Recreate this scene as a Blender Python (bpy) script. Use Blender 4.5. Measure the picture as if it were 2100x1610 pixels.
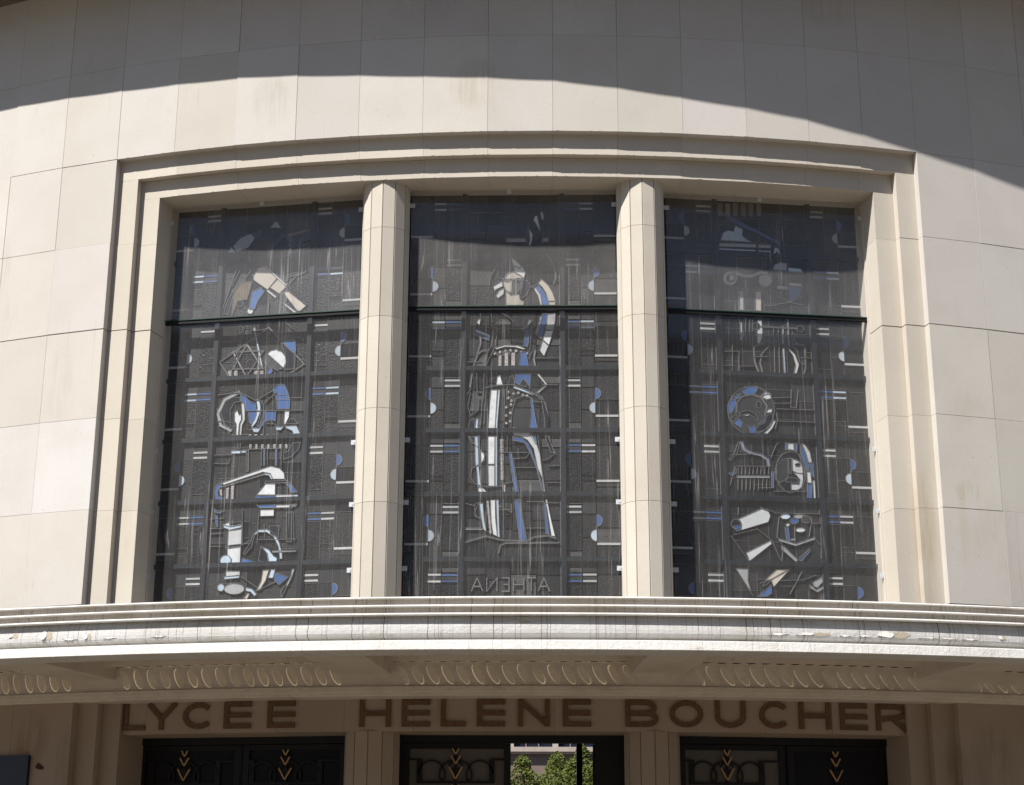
import bpy, bmesh, math, random
from mathutils import Vector, Matrix
random.seed(7)
for o in list(bpy.data.objects): bpy.data.objects.remove(o)
SC = bpy.context.scene
COL = SC.collection
RAD = math.radians

# ------------------------------------------------------------------ camera
cam_data = bpy.data.cameras.new('camera')
cam = bpy.data.objects.new('camera', cam_data); COL.objects.link(cam); SC.camera = cam
cam_data.sensor_width = 36.0; cam_data.lens = 3348.0 / 2100.0 * 36.0
cam_data.clip_start = 0.1; cam_data.clip_end = 2000
yaw, pitch, roll = -0.024462, 0.293134, 0.003511
fw = Vector((math.sin(yaw)*math.cos(pitch), math.cos(yaw)*math.cos(pitch), math.sin(pitch)))
rt = Vector((math.cos(yaw), -math.sin(yaw), 0)); up = rt.cross(fw)
r2 = math.cos(roll)*rt + math.sin(roll)*up; u2 = -math.sin(roll)*rt + math.cos(roll)*up
m = Matrix((r2, u2, -fw)).transposed().to_4x4(); m.translation = Vector((0.2667, -13.5819, 1.6))
cam.matrix_world = m

# ------------------------------------------------------------------ sky, sun, exposure
SUN_AZ, SUN_EL = RAD(43.0), RAD(53.7)          # azimuth measured from the facade axis towards the left
sdir = Vector((-math.sin(SUN_AZ)*math.cos(SUN_EL), -math.cos(SUN_AZ)*math.cos(SUN_EL), math.sin(SUN_EL)))
world = bpy.data.worlds.new('World'); SC.world = world; world.use_nodes = True
wn = world.node_tree; wn.nodes.clear()
sky = wn.nodes.new('ShaderNodeTexSky'); sky.sky_type = 'NISHITA'; sky.sun_disc = False
sky.sun_elevation = SUN_EL; sky.sun_rotation = math.atan2(sdir.x, sdir.y)
sky.air_density = 0.8; sky.dust_density = 0.4; sky.ozone_density = 1.0
bg = wn.nodes.new('ShaderNodeBackground'); bg.inputs['Strength'].default_value = 0.064
wo = wn.nodes.new('ShaderNodeOutputWorld')
wn.links.new(sky.outputs[0], bg.inputs[0]); wn.links.new(bg.outputs[0], wo.inputs[0])
sl = bpy.data.lights.new('sun', 'SUN'); sl.energy = 5.0; sl.angle = RAD(0.53); sl.color = (1.0, 0.965, 0.92)
so = bpy.data.objects.new('sun', sl); COL.objects.link(so)
so.rotation_euler = sdir.to_track_quat('Z', 'Y').to_euler(); so.location = (-15, -15, 25)
SC.view_settings.view_transform = 'Standard'; SC.view_settings.look = 'None'
SC.view_settings.exposure = 0.83; SC.view_settings.gamma = 1.0
SC.render.engine = 'CYCLES'
try:
    SC.cycles.transparent_max_bounces = 16; SC.cycles.max_bounces = 8; SC.cycles.diffuse_bounces = 5
except Exception: pass

# ------------------------------------------------------------------ facade survey (metres)
R = 13.666                       # radius of the convex facade, axis at (0, R)
PHI = [-0.37354, -0.32940, -0.28522, -0.24118, -0.19715, -0.15331, -0.10948, -0.06562, -0.02184,
       0.02184, 0.06561, 0.10942, 0.15325, 0.19678, 0.23547, 0.27462, 0.31840, 0.36248]
for _ in range(4):
    PHI.insert(0, PHI[0]-0.0439); PHI.append(PHI[-1]+0.0439)
I0 = PHI.index(-0.28522); I1 = PHI.index(0.27462)
ROWS = [9.178, 8.198, 7.347, 6.496, 5.644, 4.793, 3.942]
D1, D2 = -0.077, -0.154          # the two steps of the window surround
PL = [-0.28522, RAD(-15.50), RAD(-14.66)]
PR = [0.27462, RAD(14.93), RAD(14.09)]
ZH = [8.198, 7.999, 7.816]
BAYS = {'L': ((-3.37, .855), (-1.475, .555)), 'C': ((-1.03, .478), (.885, .478)), 'R': ((1.335, .558), (3.225, .845))}
def P(phi, o, z):
    r = R + o
    return (r*math.sin(phi), R - r*math.cos(phi), z)

# ------------------------------------------------------------------ materials
class NT:
    def __init__(s, name):
        s.m = bpy.data.materials.new(name); s.m.use_nodes = True; s.t = s.m.node_tree; s.t.nodes.clear()
        s.out = s.t.nodes.new('ShaderNodeOutputMaterial')
    def n(s, typ, **kw):
        nd = s.t.nodes.new('ShaderNode'+typ)
        for k, v in kw.items():
            if k in nd.inputs: nd.inputs[k].default_value = v
            else: setattr(nd, k, v)
        return nd
    def l(s, a, b): s.t.links.new(a, b)
    def math(s, op, a, b=None, c=None, clamp=False):
        nd = s.n('Math', operation=op, use_clamp=clamp)
        for i, v in enumerate((a, b, c)):
            if v is None: continue
            if isinstance(v, (int, float)): nd.inputs[i].default_value = v
            else: s.l(v, nd.inputs[i])
        return nd.outputs[0]
    def mix(s, fac, a, b, blend='MIX'):
        nd = s.n('Mix', data_type='RGBA', blend_type=blend)
        for i, v in ((0, fac), (6, a), (7, b)):
            if isinstance(v, (int, float)): nd.inputs[i].default_value = v
            elif isinstance(v, tuple): nd.inputs[i].default_value = (*v, 1)
            else: s.l(v, nd.inputs[i])
        return nd.outputs[2]
    def noise(s, vec, scale, detail=4, rough=.55, dist=0.):
        nd = s.n('TexNoise', Scale=scale, Detail=detail, Roughness=rough, Distortion=dist)
        if vec is not None: s.l(vec, nd.inputs['Vector'])
        return nd.outputs['Fac']
    def step(s, v, a, b):
        nd = s.n('MapRange', interpolation_type='SMOOTHSTEP'); nd.inputs[1].default_value = a; nd.inputs[2].default_value = b
        s.l(v, nd.inputs[0]); return nd.outputs[0]
    def arc(s, ku=1., kz=1.):
        """(arc length along the facade, 0, height), scaled"""
        pos = s.n('NewGeometry').outputs['Position']; sp = s.n('SeparateXYZ'); s.l(pos, sp.inputs[0])
        a = s.math('MULTIPLY', s.math('ARCTAN2', sp.outputs[0], s.math('SUBTRACT', R, sp.outputs[1])), R*ku)
        cb = s.n('CombineXYZ'); s.l(a, cb.inputs[0]); s.l(s.math('MULTIPLY', sp.outputs[2], kz), cb.inputs[2])
        return cb.outputs[0]
    def pos(s): return s.n('NewGeometry').outputs['Position']
    def bump(s, h, strength=.3, dist=.01):
        nd = s.n('Bump', Strength=strength, Distance=dist); s.l(h, nd.inputs['Height']); return nd.outputs[0]
    def bsdf(s, color, rough=.7, normal=None, spec=.3, metal=0.):
        b = s.n('BsdfPrincipled', Roughness=rough, Metallic=metal); b.inputs['Specular IOR Level'].default_value = spec
        if isinstance(color, tuple): b.inputs['Base Color'].default_value = (*color, 1)
        else: s.l(color, b.inputs['Base Color'])
        if normal is not None: s.l(normal, b.inputs['Normal'])
        return b
    def done(s, sh): s.l(sh if not hasattr(sh, 'outputs') else sh.outputs[0], s.out.inputs[0]); return s.m

def stone(name, base, dirt=.5, streak=.5, stains=()):
    t = NT(name); oi = t.n('ObjectInfo')
    col = t.mix(1., base, oi.outputs['Color'], 'MULTIPLY')
    v = t.math('ADD', t.math('MULTIPLY', oi.outputs['Random'], .10), .95)
    g = t.n('CombineXYZ');
    for i in range(3): t.l(v, g.inputs[i])
    col = t.mix(1., col, g.outputs[0], 'MULTIPLY')
    p = t.pos()
    col = t.mix(t.math('MULTIPLY', t.step(t.noise(p, 1.7, 5, .6), .35, .75), .32), col, (base[0]*.80, base[1]*.77, base[2]*.72))
    col = t.mix(t.math('MULTIPLY', t.step(t.noise(p, 110, 3, .7), .42, .75), .34), col, (base[0]*.70, base[1]*.66, base[2]*.60))
    col = t.mix(t.math('MULTIPLY', t.step(t.noise(p, 420, 2, .6), .6, .75), .25), col, (base[0]*1.2, base[1]*1.2, base[2]*1.2))
    blot = t.step(t.noise(t.arc(1., .62), 1.35, 5, .62, .4), .60, .74)
    col = t.mix(t.math('MULTIPLY', blot, .26*dirt), col, (.36, .31, .25))
    drip = t.step(t.noise(t.arc(16., .55), 1., 4, .6), .60, .72)
    low = t.step(t.noise(t.arc(.9, .9), 1.3, 3), .52, .66)
    col = t.mix(t.math('MULTIPLY', t.math('MULTIPLY', drip, low), .45*streak), col, (.33, .27, .19))
    spk = t.step(t.noise(p, 55, 2, .5), .745, .775)
    col = t.mix(t.math('MULTIPLY', spk, .6), col, (.12, .09, .06))
    if stains:
        sa = t.n('SeparateXYZ'); t.l(t.arc(), sa.inputs[0]); tex = t.step(t.noise(t.arc(7., 1.6), 1., 5, .65), .36, .62); tx2 = t.step(t.noise(t.arc(30., 2.), 1., 4, .6), .45, .62)
        for (s0, z0, ws, wz, kk, cc) in stains:
            d = t.math('ADD', t.math('POWER', t.math('ABSOLUTE', t.math('DIVIDE', t.math('SUBTRACT', sa.outputs[0], s0), ws)), 2.), t.math('POWER', t.math('ABSOLUTE', t.math('DIVIDE', t.math('SUBTRACT', sa.outputs[2], z0), wz)), 2.))
            mk = t.math('MULTIPLY', t.math('SUBTRACT', 1., t.step(d, .1, 1.)), t.math('ADD', t.math('MULTIPLY', tex, .7), t.math('MULTIPLY', tx2, .5)))
            col = t.mix(t.math('MULTIPLY', mk, kk), col, cc)
    b = t.bump(t.noise(p, 190, 4, .7), .22, .003)
    return t.done(t.bsdf(col, .85, b, .15))
M = {}
M['stone'] = stone('limestone', (.52, .492, .455), .8, 1.0, [(-2.35, 8.62, .22, .34, .30, (.30, .26, .21)), (-.42, 8.68, .30, .30, .33, (.33, .27, .19)), (-5.15, 7.15, .20, .50, .32, (.33, .31, .28)), (-5.05, 6.72, .25, .3, .2, (.33, .31, .28)), (-4.32, 6.0, .18, .45, .28, (.34, .32, .30)), (4.02, 4.95, .16, .12, .42, (.36, .30, .20)), (4.25, 4.55, .30, .5, .22, (.34, .31, .27)), (3.95, 4.62, .05, .45, .3, (.40, .32, .2)), (2.9, 9.6, .3, .25, .25, (.30, .27, .24)), (-.9, 9.55, .4, .3, .2, (.3, .27, .24))])
M['stone_low'] = stone('limestone_porch', (.345, .275, .215), 1.6, 1.6, [(-4.28, 2.80, .20, .30, .5, (.20, .13, .08)), (-4.42, 2.60, .12, .3, .5, (.24, .17, .09)), (-3.95, 2.5, .1, .5, .3, (.15, .11, .08)), (4.05, 2.6, .3, .4, .35, (.18, .13, .10)), (3.72, 2.4, .12, .5, .4, (.16, .11, .08))])  # limestone with canopy shade put into a darker base, plus stains
M['surround'] = stone('limestone_surround', (.515, .473, .412), .4, .6, [(3.62, 4.7, .12, .6, .45, (.38, .30, .19)), (3.60, 4.25, .10, .5, .40, (.38, .30, .19)), (-3.62, 4.6, .10, .5, .22, (.36, .30, .22)), (-3.40, 4.5, .14, .6, .30, (.25, .21, .17))])

t = NT('mortar'); M['mortar'] = t.done(t.bsdf(t.mix(t.noise(t.pos(), 9), (.33, .295, .26), (.43, .39, .34)), .9))

def paint(name, base, drips, chips=.6):
    t = NT(name); p = t.pos()
    col = t.mix(t.step(t.noise(p, 3.2, 5, .6), .4, .8), base, (base[0]*.84, base[1]*.82, base[2]*.78))
    def lines(freq, seed, wmin, wmax):
        sp = t.n('SeparateXYZ'); wob = t.noise(t.arc(3., 14.), 1., 2)
        t.l(t.arc(freq, 1.), sp.inputs[0]); x = t.math('ADD', t.math('ADD', sp.outputs[0], seed), t.math('MULTIPLY', wob, .22))
        cell = t.math('FLOOR', x); fr = t.math('SUBTRACT', x, cell)
        wn_ = t.n('TexWhiteNoise', noise_dimensions='1D'); t.l(cell, wn_.inputs['W']); sp2 = t.n('SeparateColor'); t.l(wn_.outputs['Color'], sp2.inputs[0])
        d = t.math('ABSOLUTE', t.math('SUBTRACT', fr, t.math('ADD', t.math('MULTIPLY', sp2.outputs[0], .7), .15)))
        wd = t.math('ADD', wmin, t.math('MULTIPLY', sp2.outputs[1], wmax-wmin))
        return t.math('MULTIPLY', t.math('LESS_THAN', d, wd), t.step(sp2.outputs[2], .25, .9))
    gate = t.step(t.noise(t.arc(1.6, 6.), 1., 3), .22, .52)
    mk = t.math('MULTIPLY', t.math('MAXIMUM', lines(13., 100.3, .02, .045), t.math('MULTIPLY', lines(27., 311.7, .025, .06), .8)), gate)
    col = t.mix(t.math('MULTIPLY', mk, drips), col, (.10, .08, .06))
    sm = t.step(t.noise(t.arc(5., 9.), 1., 5, .65), .58, .72)
    col = t.mix(t.math('MULTIPLY', sm, .50*chips), col, (.25, .20, .15))
    h = t.math('ADD', t.noise(p, 26, 5, .65), t.math('MULTIPLY', t.noise(p, 95, 3, .6), .5))
    return t.done(t.bsdf(col, .6, t.bump(h, .55, .012), .3))
M['paint'] = paint('flaking_white_paint', (.455, .445, .43), .95)
M['paint_band'] = paint('dirty_band_paint', (.42, .38, .335), .9)  # tan base puts the nosings' shade into the colour, plus drips
M['paint_fascia'] = paint('white_fascia_paint', (.575, .56, .53), .30, .8)
M['soffit'] = paint('grey_soffit_plaster', (.60, .54, .465), .0, .8)
t = NT('bare_plaster'); M['bare'] = t.done(t.bsdf(t.mix(t.noise(t.pos(), 60), (.30, .26, .20), (.42, .37, .29)), .9, t.bump(t.noise(t.pos(), 90), .6, .01)))

def plain(name, c, rough=.5, metal=0., spec=.4, var=.2, sc=30, bump=0.):
    t = NT(name); p = t.pos()
    col = t.mix(t.step(t.noise(p, sc, 4), .35, .7), c, tuple(x*(1-var) for x in c))
    return t.done(t.bsdf(col, rough, t.bump(t.noise(p, sc*4), bump, .004) if bump else None, spec, metal))
M['roofing'] = plain('canopy_roofing', (.10, .095, .09), .9, 0, .1, .3, 4)
M['bronze'] = plain('dull_bronze_letters', (.135, .075, .038), .7, 0., .3, .35, 40, .2)
M['steel'] = plain('dark_painted_steel', (.008, .012, .017), .5, 0., .4, .3, 20)
M['green'] = plain('green_steel_edge', (.020, .055, .030), .5, 0., .4, .4, 60)
M['rust'] = plain('rusty_bracket', (.15, .065, .032), .8, 0., .2, .5, 80, .5)
M['zinc'] = plain('zinc_clip', (.52, .54, .58), .55, .0, .4, .15, 60)
M['iron'] = plain('black_door_iron', (.007, .007, .009), .5, 0., .3, .3, 20)
M['gold'] = plain('gilt_chevron', (.46, .29, .125), .5, .1, .5, .25, 60)
M['lead'] = plain('lead_came', (.165, .162, .157), .6, 0., .4, .35, 50)
M['plaque'] = plain('dark_blue_plaque', (.010, .013, .030), .45, 0., .4, .2, 12)
M['dark'] = plain('dark_hall_plaster', (.030, .027, .025), .9, 0., .1, .3, 4)  # near-black colour stands in for the unlit interior
M['cornice'] = plain('cornice_stone', (.16, .135, .11), .85, 0., .1, .3, 5)

# stained glass colours
def sg(name, c, rough, tex=None, spec=.5, sc=60., st=.6, trans=None):
    t = NT(name); p = t.pos(); oi = t.n('ObjectInfo')
    k = t.math('ADD', t.math('MULTIPLY', oi.outputs['Random'], .50), .62)
    g = t.n('CombineXYZ')
    for i in range(3): t.l(k, g.inputs[i])
    col = t.mix(1., c, g.outputs[0], 'MULTIPLY')
    col = t.mix(t.step(t.noise(p, 14, 4), .35, .75), col, tuple(x*.80 for x in c))
    nrm = None
    if tex == 'hammer':
        v = t.n('TexVoronoi', Scale=sc, feature='SMOOTH_F1'); t.l(p, v.inputs['Vector'])
        nrm = t.bump(t.math('ADD', v.outputs['Distance'], t.math('MULTIPLY', t.noise(p, sc*.7, 2), .6)), st, .02)
    elif tex == 'wavy':
        nrm = t.bump(t.noise(p, sc, 2, .5, 1.6), st, .03)
    elif tex in ('ribh', 'ribv'):
        w = t.n('TexWave', wave_type='BANDS', bands_direction='Z' if tex == 'ribh' else 'X', Scale=sc, Distortion=.4); t.l(p, w.inputs['Vector'])
        nrm = t.bump(w.outputs['Fac'], st, .01)
    return t.done(t.bsdf(col, rough, nrm, spec))
G = {'W': sg('white_opal_glass', (.68, .69, .68), .35), 'w': sg('grey_opal_glass', (.40, .40, .40), .4),
     'P': sg('pale_blue_opal_glass', (.53, .64, .74), .35), 'B': sg('blue_glass', (.065, .140, .34), .35),
     'S': sg('dull_white_glass', (.46, .46, .445), .45), 'p': sg('dull_pale_blue_glass', (.42, .49, .55), .45), 'b': sg('dull_blue_glass', (.055, .110, .27), .45),
     'V': sg('lavender_glass', (.30, .31, .42), .4), 'K': sg('black_glass', (.012, .013, .022), .30),
     'C': sg('cream_opal_glass', (.60, .53, .44), .4), 'T': sg('tan_ribbed_glass', (.21, .165, .11), .4, 'ribv', .5, 22, .5),
     'Q': sg('teal_glass', (.04, .10, .12), .35), 'D': sg('smoked_glass', (.035, .036, .040), .35, 'ribh', .5, 30, .5),
     'L': sg('silvered_ribbed_glass', (.45, .40, .38), .28, 'hammer', .6, 160, .8)}  # L: sun sparkle on ribbed glass put into a pale colour
TX = [sg('hammered_clear_glass', (.014, .0135, .0135), .42, 'hammer', .26, 80, .22), sg('wavy_clear_glass', (.014, .0135, .014), .40, 'wavy', .28, 36, .26),
      sg('ribbed_clear_glass', (.018, .0175, .018), .34, 'ribh', .45, 30, .6), sg('reeded_clear_glass', (.018, .0175, .018), .34, 'ribv', .45, 26, .6),
      sg('fine_clear_glass', (.022, .0215, .022), .45, 'hammer', .30, 120, .22), sg('plain_clear_glass', (.026, .0255, .026), .45)]  # clear pieces made near-black, the dark room behind put into their colour

# dusty outer pane : glass seen through, thin film of dust that catches the sun, run marks
def pane_mat(nm, kf):
    t = NT(nm); p = t.pos()
    film = t.math('ADD', t.math('MULTIPLY', t.noise(p, 1.6, 5, .6), .045*kf), .010*kf)
    runs = t.step(t.noise(t.arc(26., .5), 1., 4, .65), .56, .72)
    fine = t.math('MULTIPLY', t.step(t.noise(t.arc(85., .8), 1., 3, .6), .5, .8), .025)
    lowm = t.step(t.noise(t.arc(1.5, 1.0), 1., 3), .40, .68)
    nd = t.noise(t.arc(11., .22), 1., 3, .5)
    thin = t.math('SUBTRACT', 1., t.step(t.math('ABSOLUTE', t.math('SUBTRACT', nd, .5)), .002, .009))
    thin = t.math('MULTIPLY', t.math('MULTIPLY', thin, lowm), .16)
    dust = t.math('ADD', t.math('ADD', film, fine), t.math('ADD', t.math('MULTIPLY', t.math('MULTIPLY', runs, lowm), .045), thin), clamp=True)
    tr = t.n('BsdfTransparent'); tr.inputs[0].default_value = (.985, .99, .995, 1)
    gl = t.n('BsdfGlossy', Roughness=.03); gl.inputs[0].default_value = (1, 1, 1, 1)
    lwt = t.n('LayerWeight', Blend=.5); lwf = t.math('ADD', t.math('MULTIPLY', t.math('POWER', lwt.outputs['Facing'], 4.), .30), .016)
    mx = t.n('MixShader'); t.l(lwf, mx.inputs[0]); t.l(tr.outputs[0], mx.inputs[1]); t.l(gl.outputs[0], mx.inputs[2])
    df = t.n('BsdfDiffuse'); df.inputs[0].default_value = (.60, .58, .56, 1)
    mx2 = t.n('MixShader'); t.l(dust, mx2.inputs[0]); t.l(mx.outputs[0], mx2.inputs[1]); t.l(df.outputs[0], mx2.inputs[2])
    return t.done(mx2.outputs[0])
M['pane'] = pane_mat('dusty_outer_glass', .85)
M['pane_up'] = pane_mat('dustier_upper_glass', 1.8)
# door glass, obscured : light in the pane is put into its grey
t = NT('obscured_door_glass'); M['doorglass'] = t.done(t.bsdf(t.mix(t.noise(t.pos(), 120), (.075, .067, .058), (.12, .107, .092)), .45, t.bump(t.noise(t.pos(), 90), .3, .004)))
t = NT('dark_door_glass'); M['doorglass_dark'] = t.done(t.bsdf((.012, .011, .013), .25, None, .25))
# cast glass of the canopy lights
t = NT('canopy_lens_glass'); tr = t.n('BsdfTransparent'); tr.inputs[0].default_value = (.30, .27, .20, 1); M['lens'] = t.done(tr.outputs[0])
t = NT('canopy_roof_glass'); tr = t.n('BsdfTransparent'); tr.inputs[0].default_value = (.56, .53, .45, 1); M['roofglass'] = t.done(tr.outputs[0])

# ------------------------------------------------------------------ mesh helpers
def link(name, me, mat=None, parent=None, color=None):
    ob = bpy.data.objects.new(name, me); COL.objects.link(ob)
    if mat is not None and not me.materials: me.materials.append(mat)
    if parent is not None: ob.parent = parent
    if color: ob.color = (*color, 1)
    return ob
def mesh(verts, faces, name='m', smooth=False):
    me = bpy.data.meshes.new(name); me.from_pydata([tuple(v) for v in verts], [], faces); me.validate(); me.update()
    bm = bmesh.new(); bm.from_mesh(me); bmesh.ops.recalc_face_normals(bm, faces=bm.faces[:]); bm.to_mesh(me); bm.free()
    if smooth:
        for f in me.polygons: f.use_smooth = True
    return me
def ragged(n, z, a=.0022, seed=None):
    rn = random.Random(seed); out = []
    for i in range(n):
        d = rn.uniform(-.0003, .0003) if rn.random() < .93 else rn.uniform(a, a*3.)
        out.append(z+d)
    return out
class MB:
    def __init__(s): s.v = []; s.f = []
    def add(s, v, f):
        k = len(s.v); s.v += [tuple(x) for x in v]; s.f += [tuple(i+k for i in q) for q in f]
    def prism(s, loop_a, loop_b):
        n = len(loop_a); s.add(list(loop_a)+list(loop_b), [tuple(range(n-1, -1, -1)), tuple(range(n, 2*n))]+[(i, (i+1) % n, n+(i+1) % n, n+i) for i in range(n)])
    def box(s, a, b):
        (x0, y0, z0), (x1, y1, z1) = a, b
        s.prism([(x0, y0, z0), (x1, y0, z0), (x1, y1, z0), (x0, y1, z0)], [(x0, y0, z1), (x1, y0, z1), (x1, y1, z1), (x0, y1, z1)])
    def wedge(s, p0, p1, o0, o1, z0, z1):
        """block between two angles, o0 back / o1 front offsets, flat front"""
        s.prism([P(p0, o1, z0), P(p1, o1, z0), P(p1, o0, z0), P(p0, o0, z0)], [P(p0, o1, z1), P(p1, o1, z1), P(p1, o0, z1), P(p0, o0, z1)])
    def rag_wedge(s, p0, p1, o0, o1, z0, z1):
        n = 44; zz = ragged(n, z0, .0022, int((p0+9)*1e5)+int(z0*1e3)); A = Vector(P(p0, o1, 0)); B = Vector(P(p1, o1, 0)); C = Vector(P(p0, o0, 0)); D = Vector(P(p1, o0, 0))
        fr = [A.lerp(B, i/(n-1))+Vector((0, 0, zz[i])) for i in range(n)]+[B+Vector((0, 0, z1)), A+Vector((0, 0, z1))]
        mid = [A.lerp(B, i/(n-1)).lerp(C.lerp(D, i/(n-1)), .012/(o1-o0))+Vector((0, 0, z0)) for i in range(n)]
        bk = [C+Vector((0, 0, z0)), D+Vector((0, 0, z0)), D+Vector((0, 0, z1)), C+Vector((0, 0, z1))]
        v = fr+mid+bk; m0 = n+2; b0 = m0+n; f = [tuple(range(n+2))]
        for i in range(n-1): f.append((i, m0+i, m0+i+1, i+1))
        f.append(tuple([b0, b0+1]+[m0+i for i in range(n-1, -1, -1)])); f += [(b0+3, b0+2, b0+1, b0), (n, n+1, b0+3, b0+2), (n-1, n, b0+2, b0+1, m0+n-1), (0, m0, b0, b0+3, n+1)]
        s.add(v, f)
    def sweep(s, prof, p0, p1, n):
        k = len(prof); v = []; f = []
        for i in range(n+1):
            ph = p0+(p1-p0)*i/n
            v += [P(ph, o, z) for o, z in prof]
        for i in range(n):
            for j in range(k):
                f.append((i*k+j, i*k+(j+1) % k, (i+1)*k+(j+1) % k, (i+1)*k+j))
        f += [tuple(range(k)), tuple(range(n*k+k-1, n*k-1, -1))]
        s.add(v, f)
    def tube(s, pts, r, n=6):
        rings = []
        for i, q in enumerate(pts):
            q = Vector(q); a = Vector(pts[max(0, i-1)]); b = Vector(pts[min(len(pts)-1, i+1)]); d = (b-a).normalized()
            x = d.orthogonal().normalized(); y = d.cross(x)
            rings.append([q+(x*math.cos(2*math.pi*j/n)+y*math.sin(2*math.pi*j/n))*r for j in range(n)])
        v = [p for rg in rings for p in rg]; f = []
        for i in range(len(pts)-1):
            for j in range(n): f.append((i*n+j, i*n+(j+1) % n, (i+1)*n+(j+1) % n, (i+1)*n+j))
        f += [tuple(range(n-1, -1, -1)), tuple(range((len(pts)-1)*n, len(pts)*n))]
        s.add(v, f)
    def build(s, name, mat, parent=None, smooth=False, color=None): return link(name, mesh(s.v, s.f, name, smooth), mat, parent, color)
def empty(name, loc=(0, 0, 0), parent=None):
    e = bpy.data.objects.new(name, None); COL.objects.link(e); e.location = loc; e.empty_display_size = .2
    if parent: e.parent = parent
    return e
def tag(o, label, cat=None, group=None, kind=None):
    o['label'] = label
    if cat: o['category'] = cat
    if group: o['group'] = group
    if kind: o['kind'] = kind
    return o
class Plane:
    """local frame on a vertical plane : u along, v up, w outwards (towards the street)"""
    def __init__(s, a, b, off=0.):
        s.d = Vector((b[0]-a[0], b[1]-a[1], 0)); s.len = s.d.length; s.d.normalize()
        s.n = Vector((s.d.y, -s.d.x, 0)); s.o = Vector((a[0], a[1], 0)) - s.n*off
    def __call__(s, u, v, w=0.): return s.o + s.d*u + Vector((0, 0, v)) + s.n*w
    def slab(s, mb, u0, u1, v0, v1, w0, w1):
        mb.prism([s(u0, v0, w1), s(u1, v0, w1), s(u1, v0, w0), s(u0, v0, w0)], [s(u0, v1, w1), s(u1, v1, w1), s(u1, v1, w0), s(u0, v1, w0)])
    def poly(s, mb, pts, w0, w1): mb.prism([s(u, v, w1) for u, v in pts], [s(u, v, w0) for u, v in pts])
    def ribbon(s, mb, pts, width, w0, w1, closed=False):
        n = len(pts)
        L = []; Rr = []
        for i, (x, y) in enumerate(pts):
            a = pts[i-1] if (i or closed) else pts[i]; b = pts[(i+1) % n] if (i < n-1 or closed) else pts[i]
            d1 = Vector((x-a[0], y-a[1])); d2 = Vector((b[0]-x, b[1]-y))
            if d1.length < 1e-6: d1 = d2
            if d2.length < 1e-6: d2 = d1
            d1.normalize(); d2.normalize(); t_ = d1+d2
            if t_.length < .2: t_ = d1.copy()
            t_.normalize(); k = width/2/max(.45, t_.dot(d1)); nx, ny = -t_.y*k, t_.x*k
            L.append((x+nx, y+ny)); Rr.append((x-nx, y-ny))
        m_ = n if closed else n-1
        v = [s(*q, w1) for q in L]+[s(*q, w1) for q in Rr]+[s(*q, w0) for q in L]+[s(*q, w0) for q in Rr]; f = []
        for i in range(m_):
            j = (i+1) % n
            f += [(i, j, n+j, n+i), (2*n+i, 3*n+i, 3*n+j, 2*n+j), (i, 2*n+i, 2*n+j, j), (n+i, n+j, 3*n+j, 3*n+i)]
        if not closed: f += [(0, n, 3*n, 2*n), (n-1, 3*n-1, 4*n-1, 2*n-1)]
        mb.add(v, f)

# ------------------------------------------------------------------ ground
g = MB(); g.box((-300, -300, -.5), (300, 300, -.02)); ob = g.build('ground', plain('courtyard_gravel', (.11, .10, .09), .9, 0, .1, .2, 3)); ob['kind'] = 'structure'
g = MB(); g.box((-40, -26, -.019), (40, 9, 0)); ob = g.build('pavement', plain('pale_pavement', (.150, .126, .098), .85, 0, .2, .2, 2)); ob['kind'] = 'structure'
g = MB(); g.box((-120, -44, -.018), (120, -26.3, -.012)); ob = g.build('road', plain('asphalt', (.06, .06, .06), .9, 0, .2, .3, 8)); ob['kind'] = 'structure'
g = MB(); g.box((-120, -26.3, -.1), (120, -26.0, .012)); ob = g.build('kerb', plain('kerb_granite', (.3, .29, .28), .8, 0, .2, .2, 8)); ob['kind'] = 'structure'

# ------------------------------------------------------------------ school building : shell
school = empty('school_building')
tag(school, 'curved pale limestone school front with three tall windows above a white canopy', 'building')
w = MB()
w.sweep([(-.11, 0), (-.11, 10.9), (-.8, 10.9), (-.8, 0)], PHI[0], PL[0]-.002, 16)
w.sweep([(-.11, 0), (-.11, 10.9), (-.8, 10.9), (-.8, 0)], PR[0]+.002, PHI[-1], 16)
w.sweep([(-.13, 8.21), (-.13, 10.9), (-.8, 10.9), (-.8, 8.21)], PL[0]-.002, PR[0]+.002, 30)
w.sweep([(-.21, 3.105), (-.03, 3.12), (-.03, 3.60), (-.8, 3.60), (-.8, 3.105)], PL[0]-.002, PR[0]+.002, 30)
wall = w.build('facade_wall', M['mortar'], school)
w = MB()
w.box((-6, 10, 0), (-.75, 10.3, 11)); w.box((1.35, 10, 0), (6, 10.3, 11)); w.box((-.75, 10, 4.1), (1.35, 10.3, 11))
w.box((-6, 1.9, 0), (-5.8, 10, 11)); w.box((5.8, 1.9, 0), (6, 10, 11)); w.box((-6, 1.9, 10.9), (6, 10.3, 11.1)); w.box((-6, -.2, -.01), (6, 10, .006))
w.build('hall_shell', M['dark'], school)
w = MB(); w.box((.62, 9.97, 0), (.70, 10.33, 4.1)); w.box((-.75, 9.98, 2.35), (1.35, 10.32, 2.41)); w.build('garden_door_frame', M['iron'], school)

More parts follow.
